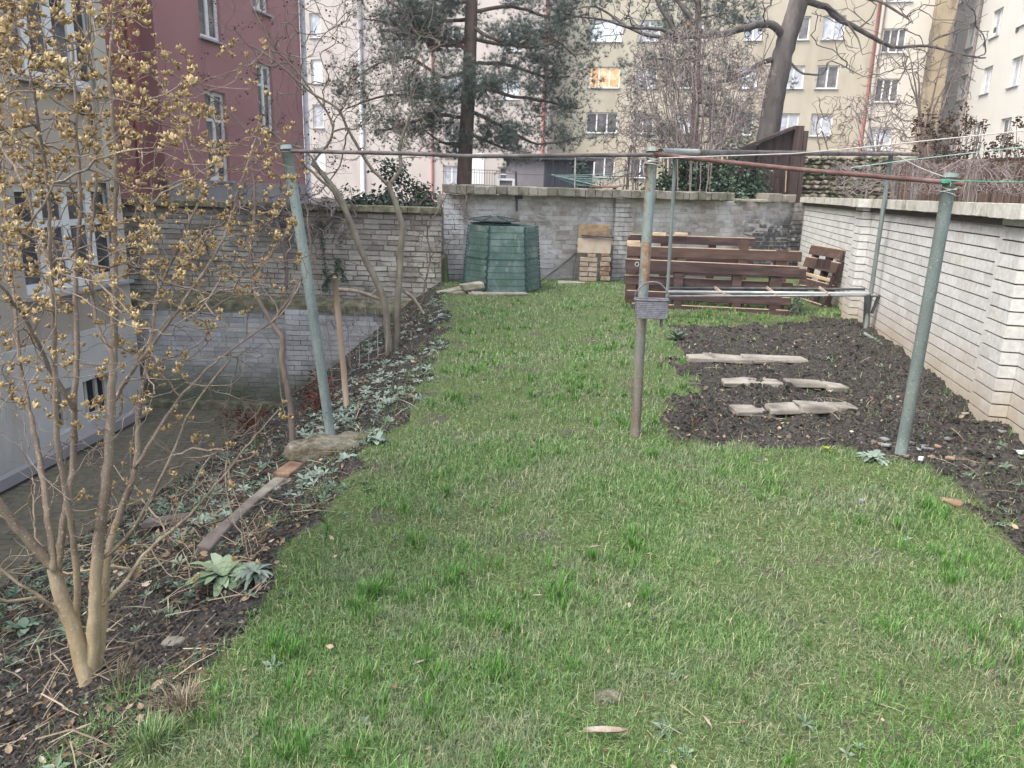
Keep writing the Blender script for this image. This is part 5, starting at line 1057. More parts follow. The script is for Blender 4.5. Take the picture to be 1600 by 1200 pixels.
paths = [(bp, .033, .024),
    (tr([(84, 885), (45, 845), (0, 788), (-60, 700), (-110, 560), (-140, 400)], yb0 + .02, yb0 - .2), .019, .008),
    (tr([(84, 890), (74, 800), (62, 720), (45, 640), (30, 560), (22, 470), (10, 370), (5, 250)], yb0, yb0 + .5), .0135, .004),
    (tr([(90, 890), (98, 820), (112, 740), (116, 640), (120, 540), (118, 430), (125, 330), (120, 200), (112, 60)], yb0 + .02, yb0 + .25), .0145, .004),
    (tr([(142, 1050), (148, 960), (151, 880), (160, 800), (168, 740), (172, 660), (178, 560), (180, 460), (178, 350), (182, 250), (172, 130), (180, -10)], yb0 + .02, yb0 + .1), .026, .0035),
    (tr([(152, 1045), (162, 960), (168, 870), (192, 790), (212, 730), (217, 640), (235, 540), (250, 450), (300, 340), (340, 220)], yb0 + .05, yb0 + .6), .019, .003),
    (tr([(118, 990), (120, 900), (108, 800), (90, 690), (85, 560), (80, 430), (74, 300), (50, 130)], yb0 + .04, yb0 - .15), .014, .004),
    (tr([(163, 945), (200, 903), (232, 860), (285, 815), (335, 760), (392, 690), (435, 640)], yb0 + .05, yb0 + .9), .009, .003),
    (tr([(86, 950), (55, 935), (0, 938), (-60, 900)], yb0, yb0 - .3), .008, .004),
    (tr([(98, 960), (60, 930), (20, 905), (-40, 850)], yb0, yb0 - .1), .008, .004),
    (tr([(172, 640), (200, 590), (252, 520), (300, 450), (350, 370), (372, 300), (400, 215)], yb0 + .1, yb0 + .7), .009, .0028),
    (tr([(178, 560), (150, 500), (140, 400), (150, 280), (145, 150)], yb0 + .1, yb0 + .35), .008, .003),
    (tr([(212, 730), (260, 650), (310, 590), (370, 540), (440, 490), (470, 440)], yb0 + .2, yb0 + 1.1), .008, .0025),
    (tr([(116, 640), (70, 560), (40, 500), (-20, 420)], yb0 + .1, yb0 - .2), .009, .004),
    (tr([(150, 880), (205, 830), (255, 740), (300, 640), (360, 560)], yb0 + .04, yb0 + .2), .009, .003)]
POLY = [(-40, -20), (225, -20), (240, 50), (300, 90), (420, 20), (420, 150), (478, 250), (470, 400), (470, 480), (300, 540), (240, 640), (-40, 660)]
T = []; 
while len(T) < 780:
    x, y = rng.uniform(-40, 480), rng.uniform(-20, 660)
    w_ = (.25 if x > 300 and y < 160 else 1) * (.45 if y > 480 else 1) * (.55 if x > 330 else 1)
    if in_poly(A([x]), A([y]), POLY)[0] and rng.random() < w_: T.append(dp(x, y, yb0 + .25 + rng.normal(0, .33) + max(0, x - 200) / 500))
npods = len(T)
for _ in range(34): T.append(dp(rng.uniform(60, 470), rng.uniform(600, 900), yb0 + rng.uniform(.1, .8)))
for px, py in ((172, 822), (132, 770), (275, 742), (355, 695), (318, 742), (445, 655), (310, 960 - 60), (120, 665), (398, 710), (280, 655)): T.append(dp(px, py, yb0 + rng.uniform(-.05, .35)))
pod_n = len(T)
for _ in range(980):
    x, y = rng.uniform(-60, 430), rng.uniform(-30, 900)
    if x > 260 and y < 200: continue
    T.append(dp(x, y, yb0 + .35 + rng.normal(0, .4)))
polys, PN, DN = grow(paths, T, tip=.00115, ex=.42, seg=.035, wob=.10, up=.35, fwd=1.4, cv=.22)
put('stems', tubes_mesh('stems', polys, None, 4), 'shrubbark', sroot)
# one open seed pod: five pointed valves round a cup on a short stalk
pv, pf = [], []
def addp(v, f): 
    n0 = sum(len(q) for q in pv); pv.append(A(v)); pf.extend([tuple(i + n0 for i in q) for q in f])
for k in range(5):
    a = k * 2 * math.pi / 5; da = math.pi / 5 * .95
    P_ = lambda aa, r_, z: (r_ * math.cos(aa), r_ * math.sin(aa), z)
    addp([P_(a - da, .30, .10), P_(a, .42, .08), P_(a + da, .30, .10), P_(a - da * .95, .62, .62), P_(a, .80, .55), P_(a + da * .95, .62, .62), P_(a, .74 + .16 * (k % 2), 1.08), P_(a - da * .5, .35, .72), P_(a + da * .5, .35, .72)],
         [(0, 1, 4, 3), (1, 2, 5, 4), (3, 4, 6), (4, 5, 6), (0, 3, 7), (2, 8, 5), (3, 6, 7), (5, 8, 6), (7, 6, 8)])
    P0 = [P_(a + .3, .2, -.05), P_(a + .55, .35, .0), P_(a + .42, .62, .32)]; addp(P0, [(0, 1, 2)])
addp([(.3 * math.cos(a), .3 * math.sin(a), .1) for a in np.arange(5) * 1.2566] + [(.12 * math.cos(a), .12 * math.sin(a), -.12) for a in np.arange(5) * 1.2566], [(i, (i + 1) % 5, 5 + (i + 1) % 5, 5 + i) for i in range(5)] + [(9, 8, 7, 6, 5)])
pv = np.concatenate(pv)
pods = []   # (position, size, direction)
for i in range(pod_n):
    c = T[i]; k = int(rng.choice([1, 2, 3, 4, 5], p=[.3, .25, .2, .15, .1])) if i < npods else int(rng.choice([1, 2, 3]))
    for j in range(k):
        off = rng.normal(0, .02, 3) * (j > 0) + A([0, 0, -.012 * j]); d = A([rng.normal(0, .6), rng.normal(0, .6), 1.]); pods.append((c + off, rng.uniform(.0125, .0172) * (1 if rng.random() > .25 else .65), d / np.linalg.norm(d)))
dist = A([np.linalg.norm(p[0] - CC) / p[1] for p in pods]); vis = in_view(A([p[0] for p in pods]), 0.); order = np.argsort(dist + 1e5 * (~vis)); print('pods', len(pods))
protos = []
for j in range(6):
    v = pv * (1 + rng.uniform(-.12, .12, pv.shape)); me = mesh_np('seed_pod', v, [i for q in pf for i in q], [len(q) for q in pf]); me.materials.append(MT['pod']); protos.append(me)
for c_, i in enumerate(order[:100]):
    p, s, d = pods[i]; o = bpy.data.objects.new('seed_pod', protos[c_ % 6]); COL.objects.link(o); o.parent = sroot; o.location = tuple(p - base); o.scale = (s, s, s); o.rotation_euler = Vector(tuple(d)).to_track_quat('Z', 'Y').to_euler()
rest = [pods[i] for i in order[100:]]
me = scatter_mesh('further_seed_pods', pv, pf, A([p[0] for p in rest]), A([[p[1]] * 3 for p in rest]), dirs=A([p[2] for p in rest])); tag(put('further_seed_pods', me, 'pod', sroot), kind='stuff')
# ------------------------------------------------------------------ slope plants
def leafplant(name, label, cat, c, n, L, W, mat, rise=(.2, 1.1), fold=.2, curl=.5, group=None):
    m = MB(); c = A(c)
    for k in range(n):
        a = k * 2.4 + rng.uniform(-.3, .3); e = rng.uniform(*rise); l = L * rng.uniform(.6, 1.1); w = W * rng.uniform(.7, 1.1); o = A([math.cos(a), math.sin(a), 0]); s = A([-math.sin(a), math.cos(a), 0]); p = c.copy(); v = []; ns = 8
        for i in range(ns + 1):
            t_ = i / ns; ww = w * (math.sin(math.pi * min(1, t_ * .92 + .06)) ** .8) * (1 if t_ < .98 else .1); wav = rng.normal(0, .08 * w)
            v += [p + s * ww / 2 + Zu * (fold * ww + wav), p.copy(), p - s * ww / 2 + Zu * (fold * ww - wav)]; ee = e - curl * 2 * t_; p = p + (o * math.cos(ee) + Zu * math.sin(ee)) * l / ns
        m.add(v, [(i * 3 + j, i * 3 + j + 1, i * 3 + j + 4, i * 3 + j + 3) for i in range(ns) for j in range(2)])
    return tag(build(name, m, mat, at=c, smooth=True), label, cat, group)
leafplant('woolly_plant', 'pale woolly-leaved rosette plant drooping on the soil at the lawn edge', 'plant', gpt(350, 912, .03), 40, .17, .045, 'mullein', (.0, .9), .15, .55)
leafplant('woolly_plant', 'whiter withered rosette touching the right side of the woolly plant', 'plant', gpt(398, 908, .03), 50, .10, .022, 'snow', (.1, 1.0), .15, .7)
leafplant('leafy_plant', 'dark green leafy plant at the foot of the seed-pod bush', 'plant', gpt(40, 985, .01), 14, .09, .05, 'cover', (.1, .9), .15, .4)
leafplant('leafy_plant', 'silvery leafed plant beside the concrete footing', 'plant', gpt(590, 692, .01), 22, .09, .045, 'snow', (.1, 1.0), .15, .5)
leafplant('leafy_plant', 'blue-green leafed plant in front of the concrete footing', 'plant', gpt(540, 722, .01), 18, .09, .045, 'snow', (.1, 1.0), .15, .5)
leafplant('leafy_plant', 'low green plant at the far left corner of the dug bed', 'plant', gpt(1058, 532, .01), 22, .16, .04, 'cover', (.3, 1.2), .15, .4)
leafplant('leafy_plant', 'bluish creeping plant at the foot of the right post', 'plant', gpt(1365, 718, .01), 26, .12, .04, 'snow', (.05, .5), .15, .25)
leafplant('moss_cushion', 'bright yellow-green moss cushion at the front edge of the bed', 'moss', gpt(1290, 706, .0), 40, .05, .02, 'moss', (.2, 1.3), .1, .3)
for k, (px, py, n, h_, lb) in enumerate(((408, 850, 9, .13, 'pale branching dry stalks beside the edging stones'), (400, 700, 5, .5, 'thin upright dead stems left of the concrete footing'), (1030, 575, 10, .15, 'tuft of reddish dry stalks at the left edge of the bed'), (185, 1085, 5, .25, 'few pale dry stems right of the bush foot'), (1085, 665, 7, .08, 'small clump of withered orange stalks in the front of the bed'), (1165, 700, 5, .05, 'withered stub at the front edge of the bed'))):
    c = gpt(px, py, -.01); m = MB()
    for j in range(n):
        a = rng.uniform(0, 6.28); l = h_ * rng.uniform(.5, 1.1); o = A([math.cos(a), math.sin(a), 0]) * rng.uniform(.1, .7) * (1 if h_ < .3 else .25); q = [c + o * .02, c + o * l * .4 + Zu * l * .5, c + o * l * .9 + Zu * l * .95]; m.tube(smooth_pts(q, 4), [.0028] * 8 + [.0015], 4)
        if h_ < .3: m.tube([q[1], q[1] + A([rng.normal(0, .3), rng.normal(0, .3), .6]) * l * .4], .0014, 4)
    tag(build('dry_stems', m, 'twiglit' if k != 4 else 'litter', at=c), lb, 'dry plant')
def tussock(label, px, py, n, L_, sp, mat):
    c = gpt(px, py, -.01); m = MB()
    for _ in range(n):
        a = rng.uniform(0, 6.28); e_ = abs(rng.normal(0, .55)) + .1; l = L_ * rng.uniform(.5, 1.1); o = A([math.cos(a), math.sin(a), 0]); s_ = A([-math.sin(a), math.cos(a), 0]) * .0016; b = c + o * rng.uniform(0, sp) + A([rng.normal(0, sp * .4), rng.normal(0, sp * .4), 0])
        p1 = b + (o * math.sin(e_) + Zu * math.cos(e_)) * l * .5; p2 = p1 + (o * math.sin(e_ * 2.1) + Zu * math.cos(e_ * 2.1)) * l * .5; m.add([b - s_, b + s_, p1 + s_ * .8, p1 - s_ * .8, p2], [(0, 1, 2, 3), (3, 2, 4)])
    return tag(build('grass_tussock', m, mat, at=c), label, 'grass tussock')
tussock('long-bladed grass tussock at the bottom left corner of the lawn', 238, 1165, 520, .10, .055, 'grass')
tussock('straw-coloured dry grass tussock at the lawn edge near the bush foot', 285, 1108, 380, .10, .05, 'twiglit')
tussock('taller dark green tussock in front of the centre post', 1020, 716, 200, .11, .03, 'tuft')
tussock('bright green tussock in the right of the lawn', 1455, 795, 300, .09, .07, 'tuft')
def bunch(name, label, cat, c, size, n, mat, shape, fs, s0, s1, stems=12, stemmat='twig', gap=.45):
    """a loose shrub: stems plus many small leaves in clumps"""
    root = thing(name, label, cat, c); c = A(c, float); size = A(size, float); cl = []
    while len(cl) < 46:
        p = rng.uniform(-1, 1, 3); p[2] = rng.uniform(0, 1)
        if p[0] ** 2 + p[1] ** 2 + (p[2] * 1.0) ** 2 < 1: cl.append(p * size)
    cl = A(cl); idx = rng.integers(0, len(cl), n); P = cl[idx] + rng.normal(0, 1, (n, 3)) * size * A([.13, .13, .10]); P[:, 2] = np.abs(P[:, 2]); P = P + c
    st = [([c + A([rng.normal(0, .05), rng.normal(0, .05), -.1]), c + A(q) * A([.5, .5, .6]), c + A(q)], ) for q in cl[:stems]]
    m = MB(); [m.tube(smooth_pts(s_[0], 4), np.linspace(.012, .004, 9), 5) for s_ in st]; build('stems', m, stemmat, root)
    d = P - c - A([0, 0, size[2] * .3]); d /= np.linalg.norm(d, axis=1)[:, None]; d = d + rng.normal(0, .6, d.shape)
    s = rng.uniform(s0, s1, n); me = scatter_mesh('foliage', shape, fs, P, np.stack([s, s, s], 1), dirs=d); put('foliage', me, mat, root); return root
c = dp(610, 322, 14.6); c[2] = .6; bunch('yew_bush', 'dark evergreen bush rising behind the weathered wall', 'bush', c, (1.0, .6, 1.35 + .0), 4200, 'yew', leafv, leaff, .05, .12)
c = dp(668, 322, 15.2); c[2] = .6; bunch('yew_bush', 'smaller dark evergreen bush at the right end of the weathered wall', 'bush', c, (.45, .4, 1.15), 1500, 'yew', leafv, leaff, .04, .1)
c = dp(1075, 305, 17.1); c[2] = .9; bunch('ivy_bush', 'glossy ivy bush behind the far post, left of the darker one', 'bush', c, (1.1, .6, 1.7), 4600, 'ivy', leafv, leaff, .07, .14)
c = dp(1145, 305, 16.95); c[2] = .9; bunch('ivy_bush', 'dense glossy ivy bush in front of the brown shed', 'bush', c, (.85, .6, 1.75), 4600, 'ivy', leafv, leaff, .07, .14)
c = dp(912, 300, 24); c[2] = .5; bunch('pine_shrub', 'small green conifer standing beside the black cabin', 'bush', c, (.7, .5, 2.0), 1600, 'yew', leafv, leaff, .06, .16)
c = gpt(1240, 492, -.02); bunch('small_bush', 'small olive-green bush at the right end of the front pallet', 'bush', c, (.17, .15, .42), 900, 'cover', leafv, leaff, .015, .035, 10)
c = gpt(500, 640, 0.0); bunch('withered_bush', 'dark red withered bush just left of the leaning post', 'bush', c, (.16, .14, .42), 420, 'redleaf', leafv, leaff, .02, .045, 10)
c = gpt(392, 668, 0.0); bunch('withered_bush', 'low dark red withered bush at the foot of the retaining wall', 'bush', c, (.45, .3, .28), 800, 'redleaf', leafv, leaff, .02, .05, 14)
c = dp(1243, 300, 18.2); c[2] = .5; bunch('ivy_bush', 'narrow dark ivy column between the shed post and the rubble wall', 'bush', c, (.22, .2, 1.7), 1300, 'ivy', leafv, leaff, .05, .1)
# ------------------------------------------------------------------ bare trees
def tgt(poly, n, y, sy, clump=0):
    xs = [p[0] for p in poly]; ys = [p[1] for p in poly]; o = []
    while len(o) < n:
        x, z = rng.uniform(min(xs), max(xs)), rng.uniform(min(ys), max(ys))
        if in_poly(A([x]), A([z]), poly)[0]: o.append(dp(x, z, y + rng.normal(0, sy)))
    return o
def tree(name, label, cat, paths, targets, mat, tip, ex, seg, wob=.15, up=.2, fwd=.7, group=None, base=None, part='branches'):
    b = A(paths[0][0][0]) if base is None else base; root = thing(name, label, cat, b, group); polys, PN_, DN_ = grow(paths, targets, tip, ex, seg, wob, up, None, fwd)
    k = len(paths); put('trunk', tubes_mesh('trunk', polys[:k], None, 6), mat, root); put(part, tubes_mesh(part, polys[k:], None, 3), mat, root); return root, PN_
# young twin-trunk tree on the slope
b1 = hit(606, 553); yt = b1[1]
P1 = [(tr([(608, 562), (606, 520), (600, 470), (588, 440), (562, 385), (545, 340), (528, 305), (505, 272), (488, 255)], yt, yt), .046, .026),
      (tr([(545, 340), (520, 300), (488, 270), (455, 235), (420, 200)], yt, yt - .3), .02, .008)]
P2 = [(tr([(616, 556), (620, 500), (622, 450), (625, 405), (628, 360), (620, 325), (608, 290), (605, 285)], yt + .1, yt + .1), .045, .028),
      (tr([(608, 290), (625, 262), (625, 232), (632, 205), (640, 182)], yt + .1, yt + .2), .024, .017), (tr([(606, 288), (580, 262), (545, 205), (525, 168), (480, 140), (430, 95), (390, 70)], yt + .1, yt - .3), .02, .007),
      (tr([(545, 205), (540, 215), (530, 260), (500, 300)], yt + .1, yt), .012, .006)]
polyA = [(330, -20), (640, -20), (690, 90), (690, 200), (600, 250), (470, 310), (380, 260), (300, 150)]
TA = tgt(polyA, 800, yt - .1, .45)
ra, PNa = tree('young_tree', 'leafless young tree with a left-leaning trunk and dark red berries', 'tree', P1 + [(tr([(505, 272), (470, 232), (400, 215), (330, 150), (250, 110)], yt, yt - .5), .012, .005), (tr([(488, 255), (520, 200), (470, 120), (420, 60), (380, -20)], yt, yt - .2), .014, .006)], TA, 'treebark', .0017, .42, .08, .16, .1)
bt_ = rng.choice(len(TA), 150, replace=False)
P_ = A([TA[i] for i in bt_]); P_ = np.repeat(P_, 3, 0) + rng.normal(0, .022, (450, 3)); put('berries', scatter_mesh('berries', *ICO[1], P_, rng.uniform(.008, .013, 450)), 'berry', ra)['kind'] = 'stuff'
TB = tgt([(400, -20), (700, -20), (740, 120), (700, 250), (560, 260), (430, 230)], 520, yt + .2, .45)
rb_, _ = tree('young_tree', 'leafless young tree with an upright forked trunk and a cut stub', 'tree', P2, TB, 'treebark', .0017, .42, .08, .16, .1)
# gnarled vine
b3 = hit(459, 708)
P3 = [(tr([(459, 712), (455, 650), (447, 600), (440, 560), (442, 530), (425, 505), (405, 470), (395, 440), (392, 380), (398, 330), (395, 270)], b3[1], b3[1] + .2), .026, .010), (tr([(425, 505), (460, 455), (485, 400), (480, 340)], b3[1] + .1, b3[1] + .3), .013, .006)]
T3 = tgt([(350, 260), (500, 260), (520, 420), (420, 480), (350, 400)], 70, b3[1] + .2, .25)
tree('gnarled_shrub', 'thin crooked dark-stemmed shrub left of the leaning post', 'shrub', P3, T3, 'twig', .0024, .42, .06, .2, .1)
yv = YL - .25
P4 = [(tr([(445, 455), (448, 420), (440, 370), (430, 330), (470, 318), (520, 325)], yv, yv - .2), .035, .02), (tr([(440, 350), (400, 320), (350, 318)], yv, yv), .03, .015)]
T4 = tgt([(380, 285), (545, 290), (560, 340), (545, 385), (500, 400), (400, 360), (350, 320)], 330, yv - .15, .22)
tree('wall_vine', 'tangled bare vine hanging over the top of the weathered wall', 'vine', P4, T4, 'buffbark', .006, .36, .09, .5, -.3, .2)
# twiggy shrubs at the foot of the slope and beside the pillar
b5 = hit(655, 500); P5 = [(tr([(655, 505), (665, 440), (672, 400), (668, 360), (690, 320), (700, 300)], b5[1] + 1.2, b5[1] + 1.4), .016, .007)]
T5 = tgt([(640, 290), (760, 290), (750, 340), (700, 400), (690, 440), (640, 440)], 150, b5[1] + 1.3, .25)
tree('bare_shrub', 'bare shrub beside the white pillar at the end of the weathered wall', 'shrub', P5, T5, 'twig', .003, .4, .07, .3, 0)
b6 = hit(555, 600); P6 = [(tr([(520 + k * 14, 600 - k * 8), (515 + k * 15, 540 - k * 6), (505 + k * 16, 480)], b6[1] + .6, b6[1] + .6 + .1 * k), .006, .003) for k in range(7)]
tree('bare_shrub', 'cluster of thin brown upright stems behind the bare stake', 'shrub', P6, tgt([(470, 440), (600, 440), (610, 560), (480, 600)], 110, b6[1] + .6, .3), 'buffbark', .0022, .38, .07, .15, .3)
# logs by the slope
for (pa, pb, r_, lb) in (((522, 452), (600, 470), .03, 'pale crooked log lying on the ledge behind the bare stake'), ((632, 455), (662, 490), .025, 'curved pale branch right of the twin trees'), ((598, 450), (575, 470), .02, 'short forked branch hanging by the left-leaning trunk')):
    y = yt + 1.2; m = MB(); m.tube(smooth_pts([dp(*pa, y), dp((pa[0] + pb[0]) / 2, (pa[1] + pb[1]) / 2 - 5, y), dp(*pb, y)], 4), np.linspace(r_, r_ * .7, 9), 8); tag(build('dead_branch', m, 'deadwood', at=dp(*pa, y), smooth=True), lb, 'branch')
# ------------------------------------------------------------------ pines
nl = []; nf_ = []
for k in range(12):
    a = rng.uniform(0, 6.28); e = rng.uniform(-.1, 1.2); d = A([math.cos(a) * math.cos(e), math.sin(a) * math.cos(e), math.sin(e)]); s_ = np.cross(d, A([.3, .2, 1])); s_ /= np.linalg.norm(s_); n0 = len(nl); nl += [s_ * .035, -s_ * .035, d * rng.uniform(.8, 1.1)]; nf_.append((n0, n0 + 1, n0 + 2))
nl = A(nl)
def pine(label, trunk, r0, r1, limbs, yb, ntip, size, tufts, lateral=.35, group='pines beyond the far wall'):
    root = thing('pine_tree', label, 'pine tree', trunk[0], group); m = MB(); q = smooth_pts(trunk, 8); m.tube(q, np.linspace(r0, r1, len(q)), 14); build('trunk', m, 'pinebark', root, True)
    P_ = [(trunk, r0, r1)]; T_ = []; bp_ = []
    for (pts, yo) in limbs:
        w = [dp(px, py, yb + yo * i / (len(pts) - 1)) for i, (px, py) in enumerate(pts)]; bp_.append((w, .05, .016)); q = smooth_pts(w, 8)
        for _ in range(ntip):
            t_ = rng.uniform(.25, 1.0); i = int(t_ * (len(q) - 1)); T_.append(q[i] + rng.normal(0, 1, 3) * A([lateral, lateral, lateral * .55]) + A([0, 0, .08]))
    polys, PN_, DN_ = grow([(trunk, r0, r1)] + bp_, T_, .006, .42, .18, .15, .2, None, .5)
    put('branches', tubes_mesh('branches', polys[1:], None, 4), 'pinebark', root); T_ = A(T_)
    P = np.repeat(T_, tufts, 0) + rng.normal(0, .12, (len(T_) * tufts, 3)); d = rng.normal(0, .55, P.shape) + A([0, 0, .8]); me = scatter_mesh('needles', nl, nf_, P, rng.uniform(size * .7, size * 1.15, len(P)), dirs=d); put('needles', me, 'needle', root); return root
yp = 19.5; tk = [dp(722, 330, yp), dp(727, 240, yp), dp(733, 120, yp), dp(737, 0, yp), dp(742, -140, yp), dp(745, -280, yp)]; tk[0][2] = .4
L_ = [(((735, 110), (690, 120), (640, 90), (590, 100), (545, 130)), -1), (((737, 60), (680, 70), (620, 40), (570, 30)), .8), (((736, 0), (690, 10), (640, 20), (590, -10)), -.8), (((730, 155), (670, 150), (600, 150), (540, 170)), .3), (((728, 185), (680, 180), (620, 200), (585, 205)), -1.2),
      (((726, 225), (690, 222), (660, 200)), .6), (((735, 85), (700, 60), (660, 60), (600, 62)), .6), (((733, 130), (800, 150), (860, 160), (905, 170)), .5), (((730, 170), (790, 200), (840, 225), (900, 215)), -.8), (((737, 60), (800, 70), (860, 60), (900, 90)), -.5),
      (((738, 20), (800, 10), (870, 30), (920, 20)), .8), (((737, -30), (800, -40), (860, -20), (930, -10)), -.6), (((735, 100), (790, 100), (850, 120), (890, 120)), 1.2), (((728, 205), (770, 225), (800, 235)), -.6), (((738, -60), (680, -60), (610, -40), (560, -30)), .5),
      (((735, 40), (770, 60), (830, 75), (880, 60)), -1.2), (((738, -90), (700, -100), (660, -60)), -1), (((738, -90), (790, -100), (840, -60)), 1), (((737, 30), (680, 35), (650, 40)), 1.3), (((732, 140), (760, 140), (800, 120)), -1.3), (((733, 120), (700, 150), (660, 160)), -1.2)]
pine('large pine with a straight brown trunk rising behind the compost bin', tk, .20, .11, L_, yp, 34, .135, 24, .38)
yq = 31.; tk = [dp(1084, 300, yq), dp(1086, 180, yq), dp(1090, 60, yq), dp(1093, -80, yq)]; tk[0][2] = .4
L_ = [(((1088, 60), (1060, 50), (1030, 60)), -.5), (((1088, 30), (1120, 25), (1150, 40)), .5), (((1090, 0), (1060, 0), (1030, 10)), .5), (((1090, -10), (1120, -10), (1145, 5)), -.5), (((1087, 120), (1050, 130), (1010, 120)), 0), (((1087, 100), (1120, 110), (1150, 120)), .5), (((1085, 180), (1130, 185), (1185, 200)), -.5), (((1085, 210), (1040, 210), (1000, 200)), .4), (((1085, 225), (1130, 220), (1180, 230)), .4), (((1088, 90), (1040, 95), (1010, 80)), .4), (((1085, 160), (1120, 165), (1160, 170)), .6)]
pine('thinner hazy pine standing behind the dense twiggy bush', tk, .17, .10, L_, yq, 34, .20, 14, .6)
# ------------------------------------------------------------------ leaning old tree
yo = 22.; tk = [dp(1188, 290, yo), dp(1200, 215, yo), dp(1212, 140, yo), dp(1226, 75, yo), dp(1246, 10, yo), dp(1270, -70, yo), dp(1290, -140, yo)]; tk[0][2] = .4
PO = [(tk, .31, .22), (tr([(1226, 60), (1205, 38), (1170, 42), (1130, 52), (1095, 55)], yo, yo - 1), .115, .07), (tr([(1100, 54), (1080, 30), (1062, 5), (1045, -30)], yo - 1, yo - 1.2),   .065, .04), (tr([(1098, 56), (1060, 55), (1050, 40), (1030, 10), (1015, -30)], yo - 1, yo - .8), .065, .035), (tr([(1065, 55), (1020, 45), (980, 42), (940, 30), (880, 22)], yo - 1, yo - 1.4), .055, .015), (tr([(1060, 60), (1010, 55), (970, 35), (930, 10), (900, 15)], yo - 1, yo - .5), .05, .015),
      (tr([(1212, 92), (1185, 100), (1160, 118), (1120, 130), (1080, 150)], yo, yo - .6), .075, .025), (tr([(1250, 0), (1290, 10), (1305, 26), (1350, 50), (1375, 65), (1400, 74), (1450, 72), (1500, 85), (1540, 90)], yo, yo + 1), .09, .02), (tr([(1290, 8), (1320, 30), (1340, 60), (1346, 80)], yo, yo - .6), .04, .012), (tr([(1238, 100), (1255, 115), (1285, 115), (1300, 95), (1350, 120)], yo, yo - .5), .035, .01), (tr([(1262, -40), (1320, -10), (1370, 0), (1420, 30)], yo, yo - 1.2), .07, .02)]
TO = tgt([(880, -60), (1240, -60), (1200, 60), (1150, 130), (1000, 110), (900, 60)], 260, yo - 1, 1.0) + tgt([(1260, -60), (1560, -60), (1540, 110), (1400, 120), (1270, 130)], 240, yo, 1.0)
tree('old_tree', 'big dark leaning tree with crooked limbs rising behind the brown shed', 'tree', PO, TO, 'oldbark', .0075, .34, .22, .2, .05)
# dense twiggy bush
yb_ = 17.5; PB = []
for k in range(60):
    x0 = 1035 + rng.uniform(0, 105); x1 = x0 + (x0 - 1088) * rng.uniform(.5, 1.5) + rng.normal(0, 12); y1 = rng.uniform(40, 130); y_ = yb_ + rng.normal(0, .5); a = dp(x0, 300, y_); a[2] = .4
    PB.append(([a, dp(x0, 250, y_), dp((x0 + x1) / 2 + rng.normal(0, 6), (250 + y1) / 2, y_ + rng.normal(0, .2)), dp(x1, y1, y_ + rng.normal(0, .4))], .017, .007))
PBt = tgt([(960, 150), (1000, 70), (1080, 30), (1150, 50), (1210, 110), (1190, 190), (1150, 245), (1010, 245), (965, 210)], 2800, yb_, .9)
tree('twiggy_bush', 'tall dense bush of many thin brown stems in front of the hazy pine', 'bush', PB, PBt, 'buffbark', .0055, .27, .16, .18, .3, .6)
# further bare bushes
def bush(label, x0, xr_, ytop, y, n, poly, nt_, mat='twig', tip=.006, r0=.03, name='bare_bush', group=None, seg=.16):
    P_ = []
    for k in range(n):
        xa = x0 + rng.normal(0, 6); xb = x0 + rng.uniform(-1, 1) * xr_; yy = y + rng.normal(0, .4); a = dp(xa, 300, yy); a[2] = .4; P_.append(([a, dp(xa, 270, yy), dp((xa + xb) / 2, (250 + ytop) / 2, yy), dp(xb, ytop + rng.uniform(0, 40), yy + rng.normal(0, .4))], r0, tip * 1.2))
    return tree(name, label, 'bush', P_, tgt(poly, nt_, y, .6), mat, tip, .33, seg, .2, .15, .5, group)
bush('bare spreading bush in front of the stained buff shaft', 1440, 70, 70, 21, 6, [(1330, 130), (1400, 60), (1500, 70), (1530, 130), (1480, 235), (1400, 240), (1350, 200)], 330, 'twig', .0065, .05)
bush('thin bare sapling in front of the yellow block, right of the old tree', 1290, 22, 170, 20, 2, [(1265, 150), (1330, 150), (1330, 230), (1270, 230)], 60, 'twig', .006, .03)
bush('grey-brown tangled bush below the red drainpipe', 1365, 40, 150, 20, 6, [(1310, 150), (1400, 140), (1440, 200), (1420, 245), (1300, 245)], 420, 'buffbark', .0055, .03)
bush('pale brown bush right of the rotary dryer', 985, 25, 205, 19, 8, [(940, 200), (1010, 190), (1015, 300), (945, 300)], 320, 'buffbark', .005, .02)
bush('thicket of thin straight stems between rubble wall and reed fence', 1400, 50, 250, 16.5, 14, [(1300, 250), (1440, 245), (1460, 300), (1320, 300)], 160, 'buffbark', .004, .012, seg=.12)
bush('low tangle of bare twigs behind the white wall coping, in front of the reed fence', 1520, 95, 275, 9.2, 26, [(1420, 254), (1640, 250), (1650, 306), (1420, 306)], 700, 'buffbark', .0028, .007, seg=.09)
bush('second tangle of bare twigs, nearer the rubble wall', 1430, 60, 262, 12.2, 22, [(1290, 250), (1500, 254), (1500, 306), (1300, 306)], 520, 'buffbark', .0032, .008, seg=.1)
